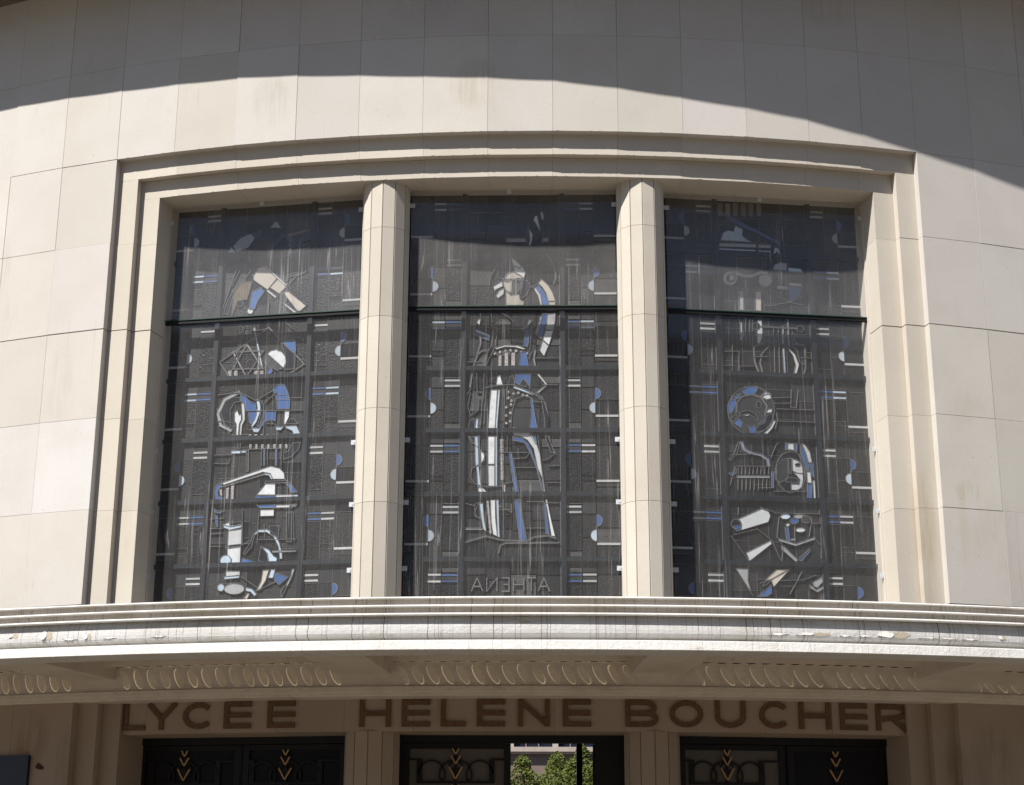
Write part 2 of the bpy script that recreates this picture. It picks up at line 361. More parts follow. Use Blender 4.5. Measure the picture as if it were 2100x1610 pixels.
# stone slabs of the curved wall
GAP = .0011/ R
def slab(p0, p1, z0, z1, o=0., th=.125, mat='stone', par=None, name='stone_slab', tint=None):
    s = MB(); j = random.uniform(-.0025, .0025)
    rag = abs(z0-8.198) < .01 and PL[0]-.01 < p0 < PR[0]-.01
    (s.rag_wedge if rag else s.wedge)(p0+GAP, p1-GAP, o-th, o+j, z0+.0011+(.003 if abs(z0-6.496)<.01 else 0), z1-.0011-(.004 if abs(z1-6.496)<.01 else 0))
    me = mesh(s.v, s.f, name)
    bm = bmesh.new(); bm.from_mesh(me)
    fr = [] if rag else [e for e in bm.edges if all(((v.co.x)**2+(v.co.y-R)**2)**.5 > R+o-.02 for v in e.verts)]
    bmesh.ops.bevel(bm, geom=fr, offset=.0012, segments=1, affect='EDGES'); bm.to_mesh(me); bm.free()
    k = random.uniform(.975, 1.025)
    return link(name, me, M[mat], par or wall, tint or (k, k*random.uniform(.985, 1.005), k*random.uniform(.96, 1.0)))
zt = [10.152]+ROWS+[3.10]
for i in range(len(PHI)-1):
    for r in range(len(zt)-1):
        inside = I0 <= i < I1
        if inside and r >= 2: continue
        if zt[r] < 3.95: continue
        tint = None
        if i == I0-1 and r == 5: tint = (1.10, 1.12, 1.16)
        if i == I0-2 and r == 5: tint = (1.04, 1.05, 1.07)
        slab(PHI[i], PHI[i+1], zt[r+1], zt[r], tint=tint)
for i in range(len(PHI)-1):                                   # wall foot under the canopy
    if I0 <= i < I1: continue
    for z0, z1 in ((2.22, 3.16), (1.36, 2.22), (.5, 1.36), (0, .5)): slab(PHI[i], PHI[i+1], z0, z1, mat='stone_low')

# window surround : two steps, jambs and heads, and the deep soffit
def edges(a, b): return [a]+[q for q in PHI[I0+1:I1] if a+.004 < q < b-.004]+[b]
def block(name, p0, p1, oback, ofront, z0, z1, mat='surround', par=None):
    s = MB(); (s.rag_wedge if name == 'lintel_block' else s.wedge)(p0+GAP*.8, p1-GAP*.8, oback, ofront+random.uniform(-.0015, .0015), z0+.0011+(.003 if abs(z0-6.496)<.01 else 0), z1-.0011-(.004 if abs(z1-6.496)<.01 else 0))
    k = random.uniform(.97, 1.03)
    return s.build(name, M[mat], par or school, False, (k, k*.995, k*.98))
e = edges(PL[0], PR[0])
for a, b in zip(e[:-1], e[1:]): block('lintel_block', a, b, -.45, D1, ZH[1], ZH[0]+.012)
e = edges(PL[1], PR[1])
for a, b in zip(e[:-1], e[1:]): block('lintel_block', a, b, -.75, D2, ZH[2], ZH[1]-.001)
zj = [ZH[1]]+ROWS[2:]+[3.5]
for a, b in zip(zj[:-1], zj[1:]):
    block('jamb_block', PL[0]-.0008, PL[1], -.5, D1, b, a); block('jamb_block', PR[1], PR[0]+.0008, -.5, D1, b, a)
zj = [ZH[2]]+ROWS[2:]+[3.5]
for a, b in zip(zj[:-1], zj[1:]):
    block('jamb_block', PL[1], PL[2], -.75, D2, b, a); block('jamb_block', PR[2], PR[1], -.75, D2, b, a)
s = MB(); s.wedge(PL[2]-.001, PL[2]+.0006, -.70, -.40, 3.5, 7.81); s.build('window_rebate', M['surround'], school)
s = MB(); s.wedge(PR[2]-.0006, PR[2]+.001, -.70, -.40, 3.5, 7.81); s.build('window_rebate', M['surround'], school)
s = MB(); s.sweep([(-.30, 3.6), (-.30, 3.66), (-.7, 3.66), (-.7, 3.6)], PL[2], PR[2], 30); s.build('window_sill', M['surround'], school)

# pillars : twelve-sided, with a groove on each arris
def pillar(name, cx, o, rad, zs, mat, rot):
    core = MB(); ph0 = math.asin(cx/(R+o)); cy = R-(R+o)*math.cos(ph0)
    def ring(r, z, groove):
        pts = []
        for k in range(12):
            a = rot+k*math.pi/6; b = a+math.pi/6
            A = Vector((math.sin(a), -math.cos(a))); B = Vector((math.sin(b), -math.cos(b)))
            if groove:
                d = (B-A).normalized(); g_ = .010
                pts += [A*(r-.016), A*r+d*.0055, B*r-d*.0055] if True else []
            else: pts.append(A*r)
        return [(cx+q.x, cy+q.y, z) for q in pts]
    core.prism(ring(rad-.012, zs[-1], False), ring(rad-.012, zs[0], False))
    root = core.build(name, M['mortar'], school)
    for a, b in zip(zs[:-1], zs[1:]):
        d = MB(); d.prism(ring(rad, b+.0016, True), ring(rad, a-.0016, True)); k = random.uniform(.97, 1.03)
        d.build('pillar_drum', M[mat], root, False, (k, k, k*.985))
    return root
ZP = [7.822, 7.36, 6.50, 5.64, 4.79, 3.5]
pillar('window_pillar', -1.252, -.395, .222, ZP, 'surround', RAD(-3)); pillar('window_pillar', 1.104, -.395, .222, ZP, 'surround', RAD(3))
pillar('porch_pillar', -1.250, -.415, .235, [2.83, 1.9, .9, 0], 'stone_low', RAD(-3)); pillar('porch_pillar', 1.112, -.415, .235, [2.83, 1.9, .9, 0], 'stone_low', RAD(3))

# porch wall steps and inscription frieze
QL = [PL[0], RAD(-15.52), RAD(-14.75)]; QR = [PR[0], RAD(14.85), RAD(14.06)]
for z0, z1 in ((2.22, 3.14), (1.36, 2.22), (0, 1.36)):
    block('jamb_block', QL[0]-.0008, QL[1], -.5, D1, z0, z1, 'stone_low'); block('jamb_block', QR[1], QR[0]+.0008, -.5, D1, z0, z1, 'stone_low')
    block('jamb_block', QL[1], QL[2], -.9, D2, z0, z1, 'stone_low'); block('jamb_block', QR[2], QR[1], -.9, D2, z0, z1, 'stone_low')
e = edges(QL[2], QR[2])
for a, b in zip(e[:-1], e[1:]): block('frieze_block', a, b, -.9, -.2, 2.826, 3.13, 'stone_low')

# cornice far above, whose edge throws the long shadow
c = MB(); COR = [(-.62, .825), (-.411, .825), (-.314, .820), (-.231, .797), (-.11, .800), (-.03, .780), (.048, .792), (.125, .784), (.19, .798), (.26, .79), (.62, .79)]
def cor(ph):
    for (a, x), (b, y) in zip(COR[:-1], COR[1:]):
        if a <= ph <= b: return x+(y-x)*(ph-a)/(b-a)
    return .8
n = 120; v = []; f = []
for i in range(n+1):
    ph = -.6+1.2*i/n; o = cor(ph)
    v += [P(ph, q, z) for q, z in ((-.3, 10.147), (o-.02, 10.147), (o, 10.152), (o, 10.33), (o+.06, 10.42), (-.3, 10.9))]
k = 6
for i in range(n):
    for j in range(k): f.append((i*k+j, i*k+(j+1) % k, (i+1)*k+(j+1) % k, (i+1)*k+j))
f += [tuple(range(k)), tuple(range(n*k+k-1, n*k-1, -1))]
c.add(v, f); c.build('cornice', M['cornice'], school)

# ------------------------------------------------------------------ canopy
ZS = 3.268
can = MB(); can.sweep([(1.18, ZS), (1.18, 3.36), (1.235, 3.36), (1.235, 3.345), (1.445, 3.347), (1.462, 3.340), (1.474, ZS+.006), (1.468, ZS)], -.6, .6, 170)
canopy = can.build('canopy', M['paint_fascia'], school)
c = MB(); c.sweep([(1.15, 3.36), (1.235, 3.362), (1.245, 3.382), (1.285, 3.390), (1.306, 3.402), (1.312, 3.418), (1.312, 3.445), (1.309, 3.47), (1.303, 3.50), (1.292, 3.53), (1.275, 3.552), (1.15, 3.552)], -.6, .6, 170)
c.build('roll_moulding', M['paint'], canopy, False)
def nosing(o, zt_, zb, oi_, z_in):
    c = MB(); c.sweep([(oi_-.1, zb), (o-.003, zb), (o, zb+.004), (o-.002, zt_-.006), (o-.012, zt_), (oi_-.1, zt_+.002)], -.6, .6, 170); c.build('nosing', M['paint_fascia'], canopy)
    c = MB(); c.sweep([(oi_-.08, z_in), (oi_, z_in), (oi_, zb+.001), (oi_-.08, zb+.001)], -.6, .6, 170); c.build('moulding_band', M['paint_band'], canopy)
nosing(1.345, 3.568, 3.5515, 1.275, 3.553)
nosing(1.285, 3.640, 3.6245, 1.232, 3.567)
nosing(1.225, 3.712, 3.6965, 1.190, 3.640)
c = MB(); c.sweep([(1.10, 3.60), (1.16, 3.60), (1.16, 3.70), (.46, 3.74), (.46, 3.64), (1.10, 3.60)][:5], -.6, .6, 170); c.build('roof_slab', M['roofing'], canopy)
c = MB(); c.sweep([(-.1, 3.66), (.20, 3.66), (.20, 3.75), (-.1, 3.75)], -.6, .6, 170); c.build('roof_slab', M['roofing'], canopy)
c = MB(); c.sweep([(.19, 3.70), (.47, 3.695), (.47, 3.715), (.19, 3.72)], -.6, .6, 120); c.build('roof_glazing', M['roofglass'], canopy)
c = MB(); c.sweep([(.25, 3.345), (.285, 3.345), (.285, 3.46), (.25, 3.46)], -.6, .6, 170); c.build('coffer_beam', M['soffit'], canopy)
c = MB(); c.sweep([(.27, 3.455), (1.24, 3.455), (1.24, 3.475), (.27, 3.475)], -.6, .6, 170); c.build('coffer_ceiling', M['soffit'], canopy)
c = MB(); c.sweep([(-.2, 3.165), (.05, 3.165), (.05, 3.74), (-.2, 3.74)], -.6, .6, 170); c.build('canopy_back', M['soffit'], canopy)
c = MB(); c.sweep([(-.205, 3.118), (.065, 3.118), (.072, 3.125), (.072, 3.166), (-.205, 3.166)], -.6, .6, 170); c.build('wall_moulding', M['soffit'], canopy)
c = MB(); c.sweep([(-.208, 3.092), (.028, 3.092), (.034, 3.098), (.034, 3.1185), (-.208, 3.1185)], -.6, .6, 170); c.build('wall_moulding', M['soffit'], canopy)
RIBS = [RAD(-5.38+10.15*k) for k in range(-2, 4)]
HW = RAD(.92)
for ph in RIBS:
    c = MB(); c.wedge(ph-HW, ph+HW, .045, 1.19, ZS+.0015, 3.47); c.build('rib', M['soffit'], canopy)
# cast-glass lights between the coffer beam and the wall : an opaque plate with slits round thick lenses
for a, b in zip(RIBS[:-1], RIBS[1:]):
    p0, p1 = a+HW, b-HW; nl = 16; dp = (p1-p0)/nl
    plate = MB(); zc, rx = 3.362, .039
    for i in range(nl):
        pc = p0+(i+.5)*dp
        front = .05+.180*math.cos(SUN_AZ+pc)/math.tan(SUN_EL); oc, ry = (front+.060)/2, (front-.060)/2
        NN = 24; rect = []; el = []
        sx = random.uniform(-.002, .005); sy = random.uniform(-.004, .004); kx = random.uniform(.88, .96)
        cn = [math.atan2(b_, a_) % (2*math.pi) for a_ in (dp/2*R, -dp/2*R) for b_ in (.262-oc, -(oc-.046))]
        AN = sorted([2*math.pi*(q+.5)/20 for q in range(20)]+cn)
        for q in range(NN):
            an = AN[q]; cx, sy_ = math.cos(an), math.sin(an)
            m_ = max(abs(cx)/(dp/2*R), sy_/(.262-oc), -sy_/(oc-.046))
            rect.append((pc+cx/m_/R, oc+sy_/m_)); el.append((pc+cx*rx/R, oc+sy_*ry))
        v = [P(x, y, zc) for x, y in rect]+[P(x, y, zc) for x, y in el]
        plate.add(v, [(q, (q+1) % NN, NN+(q+1) % NN, NN+q) for q in range(NN)])
        ln_ = MB(); ln_.prism([P(pc+(math.cos(2*math.pi*q/NN)*rx*kx+sx)/R, oc+math.sin(2*math.pi*q/NN)*ry*.95+sy, zc+.001) for q in range(NN)],
                              [P(pc+(math.cos(2*math.pi*q/NN)*rx*kx+sx)/R, oc+math.sin(2*math.pi*q/NN)*ry*.95+sy, zc+.006) for q in range(NN)])
        ln_.build('glass_lens', M['lens'], canopy)
    plate.build('lens_plate', M['soffit'], canopy)
# flaking paint on the roll
def flake(phc, zc, pts, kind):
    r = MB(); off = .0 if kind == 'bare' else .004
    def prof(z):
        T = [(3.362, 1.235), (3.382, 1.245), (3.390, 1.285), (3.402, 1.306), (3.418, 1.312), (3.445, 1.312), (3.47, 1.309), (3.50, 1.303), (3.53, 1.292), (3.552, 1.275)]
        for (a, x), (b, y) in zip(T[:-1], T[1:]):
            if a <= z <= b: return x+(y-x)*(z-a)/(b-a)
        return 1.3
    n_ = len(pts); front = []; back = []
    for (du, dz) in pts:
        z = zc+dz; o = prof(z)+ (.0025 if kind == 'bare' else .004+.020*max(0, -dz)/.05)
        front.append(P(phc+du/R, o, z)); back.append(P(phc+du/R, o-(.02 if kind == 'bare' else .003), z))
    r.prism(front, back); r.build('bare_patch' if kind == 'bare' else 'paint_flake', M['bare'] if kind == 'bare' else M['paint_fascia'], canopy)
def rough_poly(rx, ry, n=11, j=.35): return [(rx*math.cos(2*math.pi*i/n)*random.uniform(1-j, 1), ry*math.sin(2*math.pi*i/n)*random.uniform(1-j, 1)) for i in range(n)]
for deg, zc, rx, ry in ((-15.35, 3.470, .030, .022), (-14.2, 3.462, .034, .045), (-12.85, 3.440, .020, .026), (11.3, 3.440, .085, .034), (8.9, 3.432, .08, .016), (14.6, 3.445, .02, .02), (.25, 3.50, .05, .012)):
    pts = rough_poly(rx, ry)
    flake(RAD(deg), zc, pts, 'bare')
    flake(RAD(deg)-(rx*1.25)/R, zc+.004, [(x*.8, y*.9) for x, y in rough_poly(rx, ry)], 'flake')
for deg in (7.6, 8.3, 9.6, 10.2, 12.2, 12.8, 13.5, -13.5, -12.2, -10.6):
    flake(RAD(deg), 3.428, [(x, y) for x, y in rough_poly(random.uniform(.05, .11), random.uniform(.006, .013), 26, .75)], 'flake')

# ------------------------------------------------------------------ stained glass
GLASS = {
 'L': [
  ('P', [1.026,7.659,1.08,7.58,1.022,7.593,0.969,7.592]),
  ('w', [0.605,7.428,0.675,7.506,0.779,7.546,0.821,7.495,0.76,7.404,0.649,7.364]),
  ('P', [0.592,7.427,0.632,7.365,0.562,7.363]),
  ('K', [0.792,7.545,0.884,7.566,0.88,7.512,0.828,7.495]),
  ('T', [1.138,7.511,1.36,7.553,1.361,7.532,1.166,7.485]),
  ('Q', [1.213,7.316,1.369,7.349,1.371,7.288,1.175,7.274]),
  ('T', [1.159,7.336,1.368,7.373,1.368,7.351,1.161,7.309]),
  ('K', [1.154,7.478,1.213,7.376,1.28,7.372,1.306,7.457,1.278,7.468,1.258,7.394,1.232,7.396,1.178,7.491]),
  ('C', [0.828,7.115,0.87,7.187,0.929,7.2,1.06,7.073,0.992,6.99,0.973,6.965,0.83,7.072]),
  ('C', [0.994,6.986,1.067,7.065,1.159,6.986,1.089,6.918]),
  ('C', [1.138,6.932,1.177,6.935,1.359,6.781,1.303,6.732,1.277,6.733,1.153,6.894]),
  ('W', [0.931,7.205,0.949,7.202,1.164,7.0,1.143,6.993]),
  ('W', [0.96,6.956,0.98,6.964,1.064,6.892,1.056,6.873]),
  ('W', [1.137,6.812,1.153,6.814,1.274,6.72,1.241,6.72]),
  ('K', [1.166,6.866,1.164,6.85,1.156,6.836,1.144,6.826,1.129,6.821,1.113,6.822,1.097,6.829,1.084,6.84,1.075,6.855,1.072,6.872,1.074,6.888,1.081,6.902,1.093,6.912,1.109,6.917,1.125,6.916,1.141,6.909,1.154,6.898,1.162,6.883]),
  ('T', [0.651,6.965,0.712,7.055,0.815,7.055,0.774,6.877,0.741,6.879,0.682,6.87,0.64,6.732,0.632,6.833]),
  ('K', [0.738,6.839,0.737,6.828,0.731,6.818,0.722,6.81,0.711,6.807,0.7,6.808,0.688,6.812,0.679,6.821,0.672,6.832,0.669,6.844,0.671,6.855,0.676,6.866,0.685,6.873,0.696,6.876,0.708,6.875,0.719,6.871,0.729,6.862,0.735,6.851]),
  ('W', [0.842,6.76,0.841,6.75,0.836,6.741,0.829,6.735,0.82,6.732,0.809,6.733,0.8,6.737,0.792,6.744,0.786,6.753,0.784,6.763,0.785,6.773,0.79,6.782,0.797,6.788,0.806,6.791,0.817,6.79,0.826,6.786,0.834,6.779,0.84,6.77]),
  ('B', [0.803,6.822,0.823,6.954,0.906,6.989,0.941,6.947,0.88,6.857,0.858,6.779,0.808,6.775]),
  ('K', [0.55,6.758,0.589,6.889,0.649,6.992,0.674,7.017,0.629,6.886,0.598,6.735]),
  ('K', [1.141,7.034,1.189,7.082,1.265,7.103,1.257,7.124,1.178,7.102,1.125,7.05]),
  ('w', [1.191,7.008,1.252,7.083,1.367,7.129,1.362,7.139,1.246,7.092,1.183,7.015]),
  ('P', [0.853,6.592,0.951,6.187,0.967,6.189,0.869,6.594]),
  ('K', [0.747,6.602,0.677,6.212,0.695,6.207,0.765,6.597]),
  ('w', [0.792,6.436,0.668,6.191,0.974,6.18,0.803,6.436,0.792,6.429,0.963,6.187,0.679,6.198,0.803,6.429]),
  ('w', [0.665,6.358,0.958,6.353,0.811,6.116,0.67,6.368,0.659,6.362,0.812,6.103,0.969,6.359,0.664,6.372]),
  ('w', [1.002,6.589,0.535,6.27,0.642,6.118,0.649,6.123,0.543,6.264,1.008,6.581]),
  ('w', [1.002,6.582,1.125,6.45,1.131,6.456,1.008,6.588]),
  ('w', [1.267,6.305,1.359,6.207,1.236,6.132,1.242,6.124,1.368,6.204,1.273,6.311]),
  ('W', [1.004,6.329,1.035,6.356,1.08,6.364,1.139,6.341,1.18,6.287,1.185,6.234,1.166,6.181]),
  ('D', [0.998,6.323,1.157,6.174,1.109,6.163,1.031,6.184,0.976,6.246,0.976,6.291]),
  ('B', [1.15,6.442,1.27,6.445,1.272,6.318,1.216,6.356,1.164,6.418]),
  ('K', [1.135,6.426,1.159,6.416,1.263,6.311,1.269,6.165,1.173,6.164,1.189,6.234,1.168,6.326]),
  ('D', [1.265,6.465,1.262,6.457,1.25,6.45,1.233,6.446,1.211,6.444,1.187,6.446,1.165,6.45,1.147,6.456,1.135,6.464,1.131,6.472,1.134,6.48,1.146,6.487,1.163,6.491,1.185,6.492,1.209,6.491,1.231,6.487,1.249,6.481,1.261,6.473]),
  ('B', [1.049,6.203,1.061,6.15,1.021,6.114,0.989,6.109,1.019,6.166]),
  ('L', [0.629,6.18,0.661,6.182,0.665,6.12,0.632,6.119]),
  ('L', [0.688,6.177,0.72,6.179,0.723,6.116,0.691,6.116]),
  ('L', [0.883,6.166,0.915,6.169,0.918,6.106,0.886,6.105]),
  ('L', [0.941,6.163,0.973,6.165,0.976,6.103,0.944,6.102]),
  ('B', [1.079,5.982,1.116,6.018,1.18,6.018,1.222,5.936,1.231,5.869,1.11,5.875]),
  ('B', [1.109,5.918,1.227,5.918,1.242,5.872,1.243,5.781,1.125,5.787]),
  ('B', [0.762,5.949,0.809,5.92,0.872,5.858,0.909,5.856,0.929,5.77,0.913,5.699,0.882,5.655,0.862,5.669,0.85,5.774,0.823,5.788,0.806,5.855,0.765,5.883]),
  ('P', [0.917,5.882,0.936,5.888,0.961,5.834,0.962,5.768,0.928,5.666,0.891,5.622,0.883,5.642,0.925,5.731,0.934,5.809]),
  ('K', [0.949,5.887,0.992,5.832,0.996,5.741,0.962,5.631,0.943,5.632,0.969,5.755]),
  ('B', [1.008,5.773,1.113,5.768,1.111,5.67,1.064,5.692,1.013,5.668,0.97,5.612,0.956,5.625,0.992,5.689]),
  ('W', [1.197,5.77,1.243,5.768,1.24,5.703,1.204,5.627,1.196,5.653]),
  ('P', [1.211,5.62,1.315,5.619,1.362,5.522,1.3,5.521,1.278,5.571,1.218,5.6]),
  ('P', [1.113,5.615,1.198,5.614,1.167,5.582,1.128,5.584]),
  ('P', [0.885,5.616,0.976,5.611,0.952,5.572,0.913,5.574]),
  ('W', [0.715,5.767,0.737,5.792,0.759,5.745,0.779,5.751,0.782,5.699,0.764,5.66,0.761,5.55,0.741,5.551,0.738,5.662,0.719,5.695]),
  ('W', [0.775,5.863,0.8,5.855,0.812,5.789,0.817,5.697,0.794,5.646,0.79,5.548,0.773,5.549,0.775,5.66,0.794,5.705,0.783,5.79]),
  ('K', [0.58,5.774,0.613,5.877,0.703,5.926,0.761,5.909,0.763,5.876,0.707,5.866,0.671,5.796,0.681,5.612,0.625,5.667]),
  ('K', [1.223,5.639,1.253,5.683,1.293,5.681,1.327,5.634]),
  ('K', [1.027,5.648,1.064,5.683,1.092,5.645]),
  ('w', [0.701,5.611,0.597,5.664,0.568,5.772,0.623,5.893,0.761,5.956,0.747,5.983,0.601,5.915,0.538,5.778,0.575,5.647,0.689,5.586]),
  ('L', [0.861,5.554,0.885,5.555,0.887,5.522,0.863,5.522]),
  ('L', [0.919,5.552,0.943,5.552,0.944,5.519,0.921,5.519]),
  ('L', [0.977,5.549,1.0,5.549,1.002,5.517,0.978,5.517]),
  ('L', [1.034,5.546,1.058,5.547,1.059,5.514,1.036,5.514]),
  ('L', [1.092,5.544,1.115,5.544,1.117,5.512,1.093,5.511]),
  ('L', [1.149,5.541,1.173,5.541,1.174,5.509,1.151,5.509]),
  ('L', [1.207,5.538,1.23,5.539,1.231,5.506,1.208,5.506]),
  ('L', [0.873,5.461,0.894,5.461,0.896,5.421,0.875,5.42]),
  ('L', [0.931,5.458,0.951,5.458,0.953,5.418,0.933,5.418]),
  ('L', [0.988,5.455,1.009,5.456,1.011,5.416,0.99,5.415]),
  ('L', [1.046,5.453,1.066,5.453,1.068,5.413,1.047,5.413]),
  ('L', [1.103,5.45,1.124,5.451,1.126,5.411,1.105,5.41]),
  ('L', [1.16,5.448,1.181,5.448,1.183,5.408,1.162,5.408]),
  ('L', [1.217,5.445,1.238,5.445,1.24,5.406,1.219,5.405]),
  ('P', [0.703,5.407,0.791,5.406,0.792,5.378,0.704,5.38]),
  ('P', [0.8,5.408,0.843,5.406,0.844,5.382,0.801,5.382]),
  ('B', [1.012,5.416,1.025,5.415,1.031,5.254,1.02,5.255]),
  ('B', [1.127,5.411,1.14,5.41,1.146,5.249,1.133,5.25]),
  ('K', [0.849,5.41,0.866,5.409,0.873,5.203,0.858,5.204]),
  ('K', [1.289,5.455,1.361,5.457,1.35,5.401,1.282,5.327,1.212,5.304,1.203,5.362,1.254,5.379]),
  ('K', [0.758,5.537,0.784,5.536,0.79,5.425,0.767,5.426]),
  ('W', [0.637,5.11,1.009,5.223,1.085,5.246,1.171,5.223,1.218,5.176,1.227,5.119,1.117,5.123,1.089,5.178,1.017,5.193,0.645,5.087]),
  ('P', [0.62,5.068,1.043,5.181,1.086,5.173,1.111,5.123,1.098,5.124,1.077,5.159,1.031,5.166,0.659,5.071]),
  ('W', [1.048,5.081,1.139,5.078,1.143,4.976,0.969,4.983]),
  ('B', [1.231,5.08,1.281,5.072,1.351,4.991,1.297,4.989,1.269,5.047]),
  ('B', [0.963,4.973,1.141,4.969,1.143,4.932,0.957,4.935]),
  ('B', [0.974,4.888,1.145,4.885,1.146,4.857,1.001,4.86]),
  ('W', [1.15,4.976,1.307,4.972,1.312,4.938,1.152,4.94]),
  ('W', [1.154,4.881,1.302,4.879,1.277,4.855,1.155,4.857]),
  ('P', [1.313,4.972,1.359,4.97,1.363,4.936,1.317,4.938]),
  ('P', [1.308,4.879,1.353,4.88,1.335,4.858,1.303,4.854]),
  ('W', [1.011,4.842,1.14,4.84,1.14,4.781,1.011,4.782]),
  ('K', [1.047,5.104,1.253,5.105,1.261,5.085,1.041,5.084]),
  ('K', [1.26,4.808,1.311,4.808,1.317,4.537,1.272,4.539]),
  ('B', [0.564,5.024,0.58,5.087,0.631,5.104,0.62,5.073,0.596,5.035,0.601,4.984,0.666,4.956,0.654,4.931,0.588,4.944]),
  ('B', [0.566,4.871,0.594,4.847,0.659,4.839,0.621,4.821,0.582,4.833]),
  ('B', [0.583,4.807,0.605,4.807,0.618,4.699,0.602,4.699]),
  ('L', [0.611,5.041,0.632,5.047,0.641,4.985,0.619,4.99]),
  ('L', [0.673,5.055,0.699,5.062,0.7,4.94,0.68,4.941]),
  ('L', [0.722,5.071,0.747,5.081,0.75,4.934,0.729,4.935]),
  ('W', [0.719,4.658,0.843,4.672,0.847,4.532,0.719,4.524]),
  ('P', [0.666,4.716,0.732,4.695,0.844,4.71,0.839,4.685,0.734,4.666,0.674,4.688]),
  ('W', [0.672,4.722,0.717,4.737,0.729,4.701,0.68,4.712]),
  ('K', [0.728,4.733,0.833,4.738,0.841,4.716,0.738,4.701]),
  ('K', [0.697,4.521,0.844,4.532,0.843,4.512,0.704,4.502]),
  ('W', [0.718,4.495,0.843,4.507,0.844,4.348,0.762,4.348,0.764,4.4,0.723,4.439]),
  ('P', [0.758,4.388,0.756,4.372,0.748,4.358,0.735,4.348,0.718,4.343,0.7,4.343,0.683,4.349,0.669,4.36,0.659,4.375,0.655,4.391,0.657,4.407,0.666,4.421,0.679,4.431,0.695,4.436,0.713,4.436,0.73,4.43,0.745,4.419,0.754,4.404]),
  ('W', [0.716,4.29,0.847,4.286,0.847,4.252,0.719,4.241]),
  ('P', [0.7,4.239,0.847,4.247,0.842,4.225,0.708,4.216]),
  ('w', [0.897,4.125,0.892,4.108,0.876,4.094,0.852,4.083,0.821,4.078,0.788,4.079,0.757,4.086,0.731,4.098,0.714,4.113,0.707,4.13,0.712,4.147,0.728,4.161,0.752,4.171,0.783,4.176,0.816,4.175,0.847,4.169,0.873,4.157,0.89,4.142]),
  ('P', [0.708,4.142,0.707,4.131,0.702,4.12,0.694,4.113,0.683,4.109,0.672,4.109,0.662,4.114,0.653,4.122,0.646,4.132,0.644,4.144,0.645,4.156,0.65,4.166,0.658,4.174,0.668,4.177,0.68,4.177,0.69,4.173,0.699,4.165,0.705,4.154]),
  ('P', [0.961,4.624,1.005,4.66,1.081,4.661,1.147,4.624,1.202,4.535,1.233,4.435,1.237,4.385,1.216,4.386,1.198,4.498,1.149,4.587,1.083,4.633,1.006,4.635,0.969,4.611]),
  ('P', [1.051,4.497,1.103,4.476,1.157,4.413,1.19,4.393,1.185,4.362,1.116,4.35,1.107,4.402,1.085,4.452]),
  ('C', [1.062,4.286,1.119,4.29,1.092,4.193,1.039,4.108,1.013,4.109,1.053,4.194]),
  ('P', [1.138,4.292,1.176,4.291,1.16,4.215,1.116,4.217]),
  ('B', [1.177,4.264,1.299,4.217,1.22,4.152,1.174,4.196]),
  ('P', [1.334,4.29,1.356,4.289,1.331,4.21,1.297,4.138,1.289,4.162,1.325,4.223]),
  ('P', [0.91,4.137,0.968,4.123,1.015,4.072,0.997,4.056,0.957,4.096,0.912,4.106]),
  ('B', [0.864,4.403,1.02,4.357,0.854,4.348]),
  ('W', [1.142,4.46,1.365,4.458,1.365,4.447,1.143,4.446]),
  ('K', [1.106,4.688,1.196,4.685,1.194,4.579,1.116,4.613]),
  ('K', [1.032,4.503,1.099,4.439,1.107,4.355,1.019,4.374]),
  ('K', [0.874,4.446,0.933,4.544,0.956,4.606,0.967,4.599,0.948,4.506,0.888,4.433]),
  ('K', [1.236,4.091,1.284,4.15,1.294,4.138,1.251,4.042]),
  ('C', [0.896,4.039,0.932,4.087,0.948,4.074,0.928,4.032]),
  ('J', [0.542,5.294,0.686,5.282,0.696,5.339]),
  ('J', [0.869,5.409,0.88,5.203]),
  ('J', [0.993,5.41,1.001,5.249]),
  ('J', [1.052,5.407,1.059,5.253]),
  ('J', [1.181,5.408,1.189,5.248]),
  ('J', [0.862,5.413,1.181,5.408]),
  ('J', [0.537,5.372,0.708,5.367]),
  ('J', [0.749,5.093,0.751,4.934,0.939,4.931]),
  ('J', [0.952,4.933,1.001,4.858,1.303,4.849,1.365,4.911]),
  ('J', [1.227,5.119,1.254,5.098,1.348,4.993]),
  ('J', [0.997,4.817,0.996,4.567,1.36,4.561]),
  ('J', [1.054,4.709,1.066,4.577]),
  ('J', [1.324,4.812,1.342,4.537]),
  ('J', [0.533,4.771,0.663,4.773]),
  ('J', [0.539,4.683,0.662,4.681]),
  ('J', [0.548,4.519,0.665,4.518]),
  ('J', [0.84,4.861,0.857,4.534,0.934,4.534]),
  ('J', [0.548,4.632,0.658,4.635]),
  ('J', [0.845,4.522,0.92,4.557]),
  ('J', [0.86,4.236,1.032,4.121]),
  ('J', [1.007,4.103,1.206,4.189]),
  ('J', [0.841,4.348,1.021,4.336]),
  ('J', [0.544,5.697,0.691,5.677]),
  ('J', [0.843,5.781,1.367,5.762]),
  ('J', [1.001,5.773,1.006,5.545]),
  ('J', [0.698,5.553,0.855,5.552]),
  ('J', [1.251,5.885,1.356,5.882]),
  ('J', [0.543,5.947,0.754,5.963,0.917,5.875,1.071,5.96]),
  ('J', [1.111,5.944,0.998,5.845]),
  ('J', [0.537,5.828,0.575,5.735,0.684,5.56]),
  ('J', [0.547,6.466,0.718,6.463]),
  ('J', [0.83,6.555,0.999,6.572]),
  ('J', [1.165,6.628,1.354,6.433]),
  ('J', [1.279,6.398,1.276,6.152]),
  ('J', [0.722,6.377,0.687,6.301]),
  ('J', [1.043,6.203,1.189,6.092]),
  ('J', [0.556,6.77,0.534,6.705]),
  ('J', [0.664,7.207,0.53,6.759]),
  ('J', [0.823,7.196,0.75,7.093]),
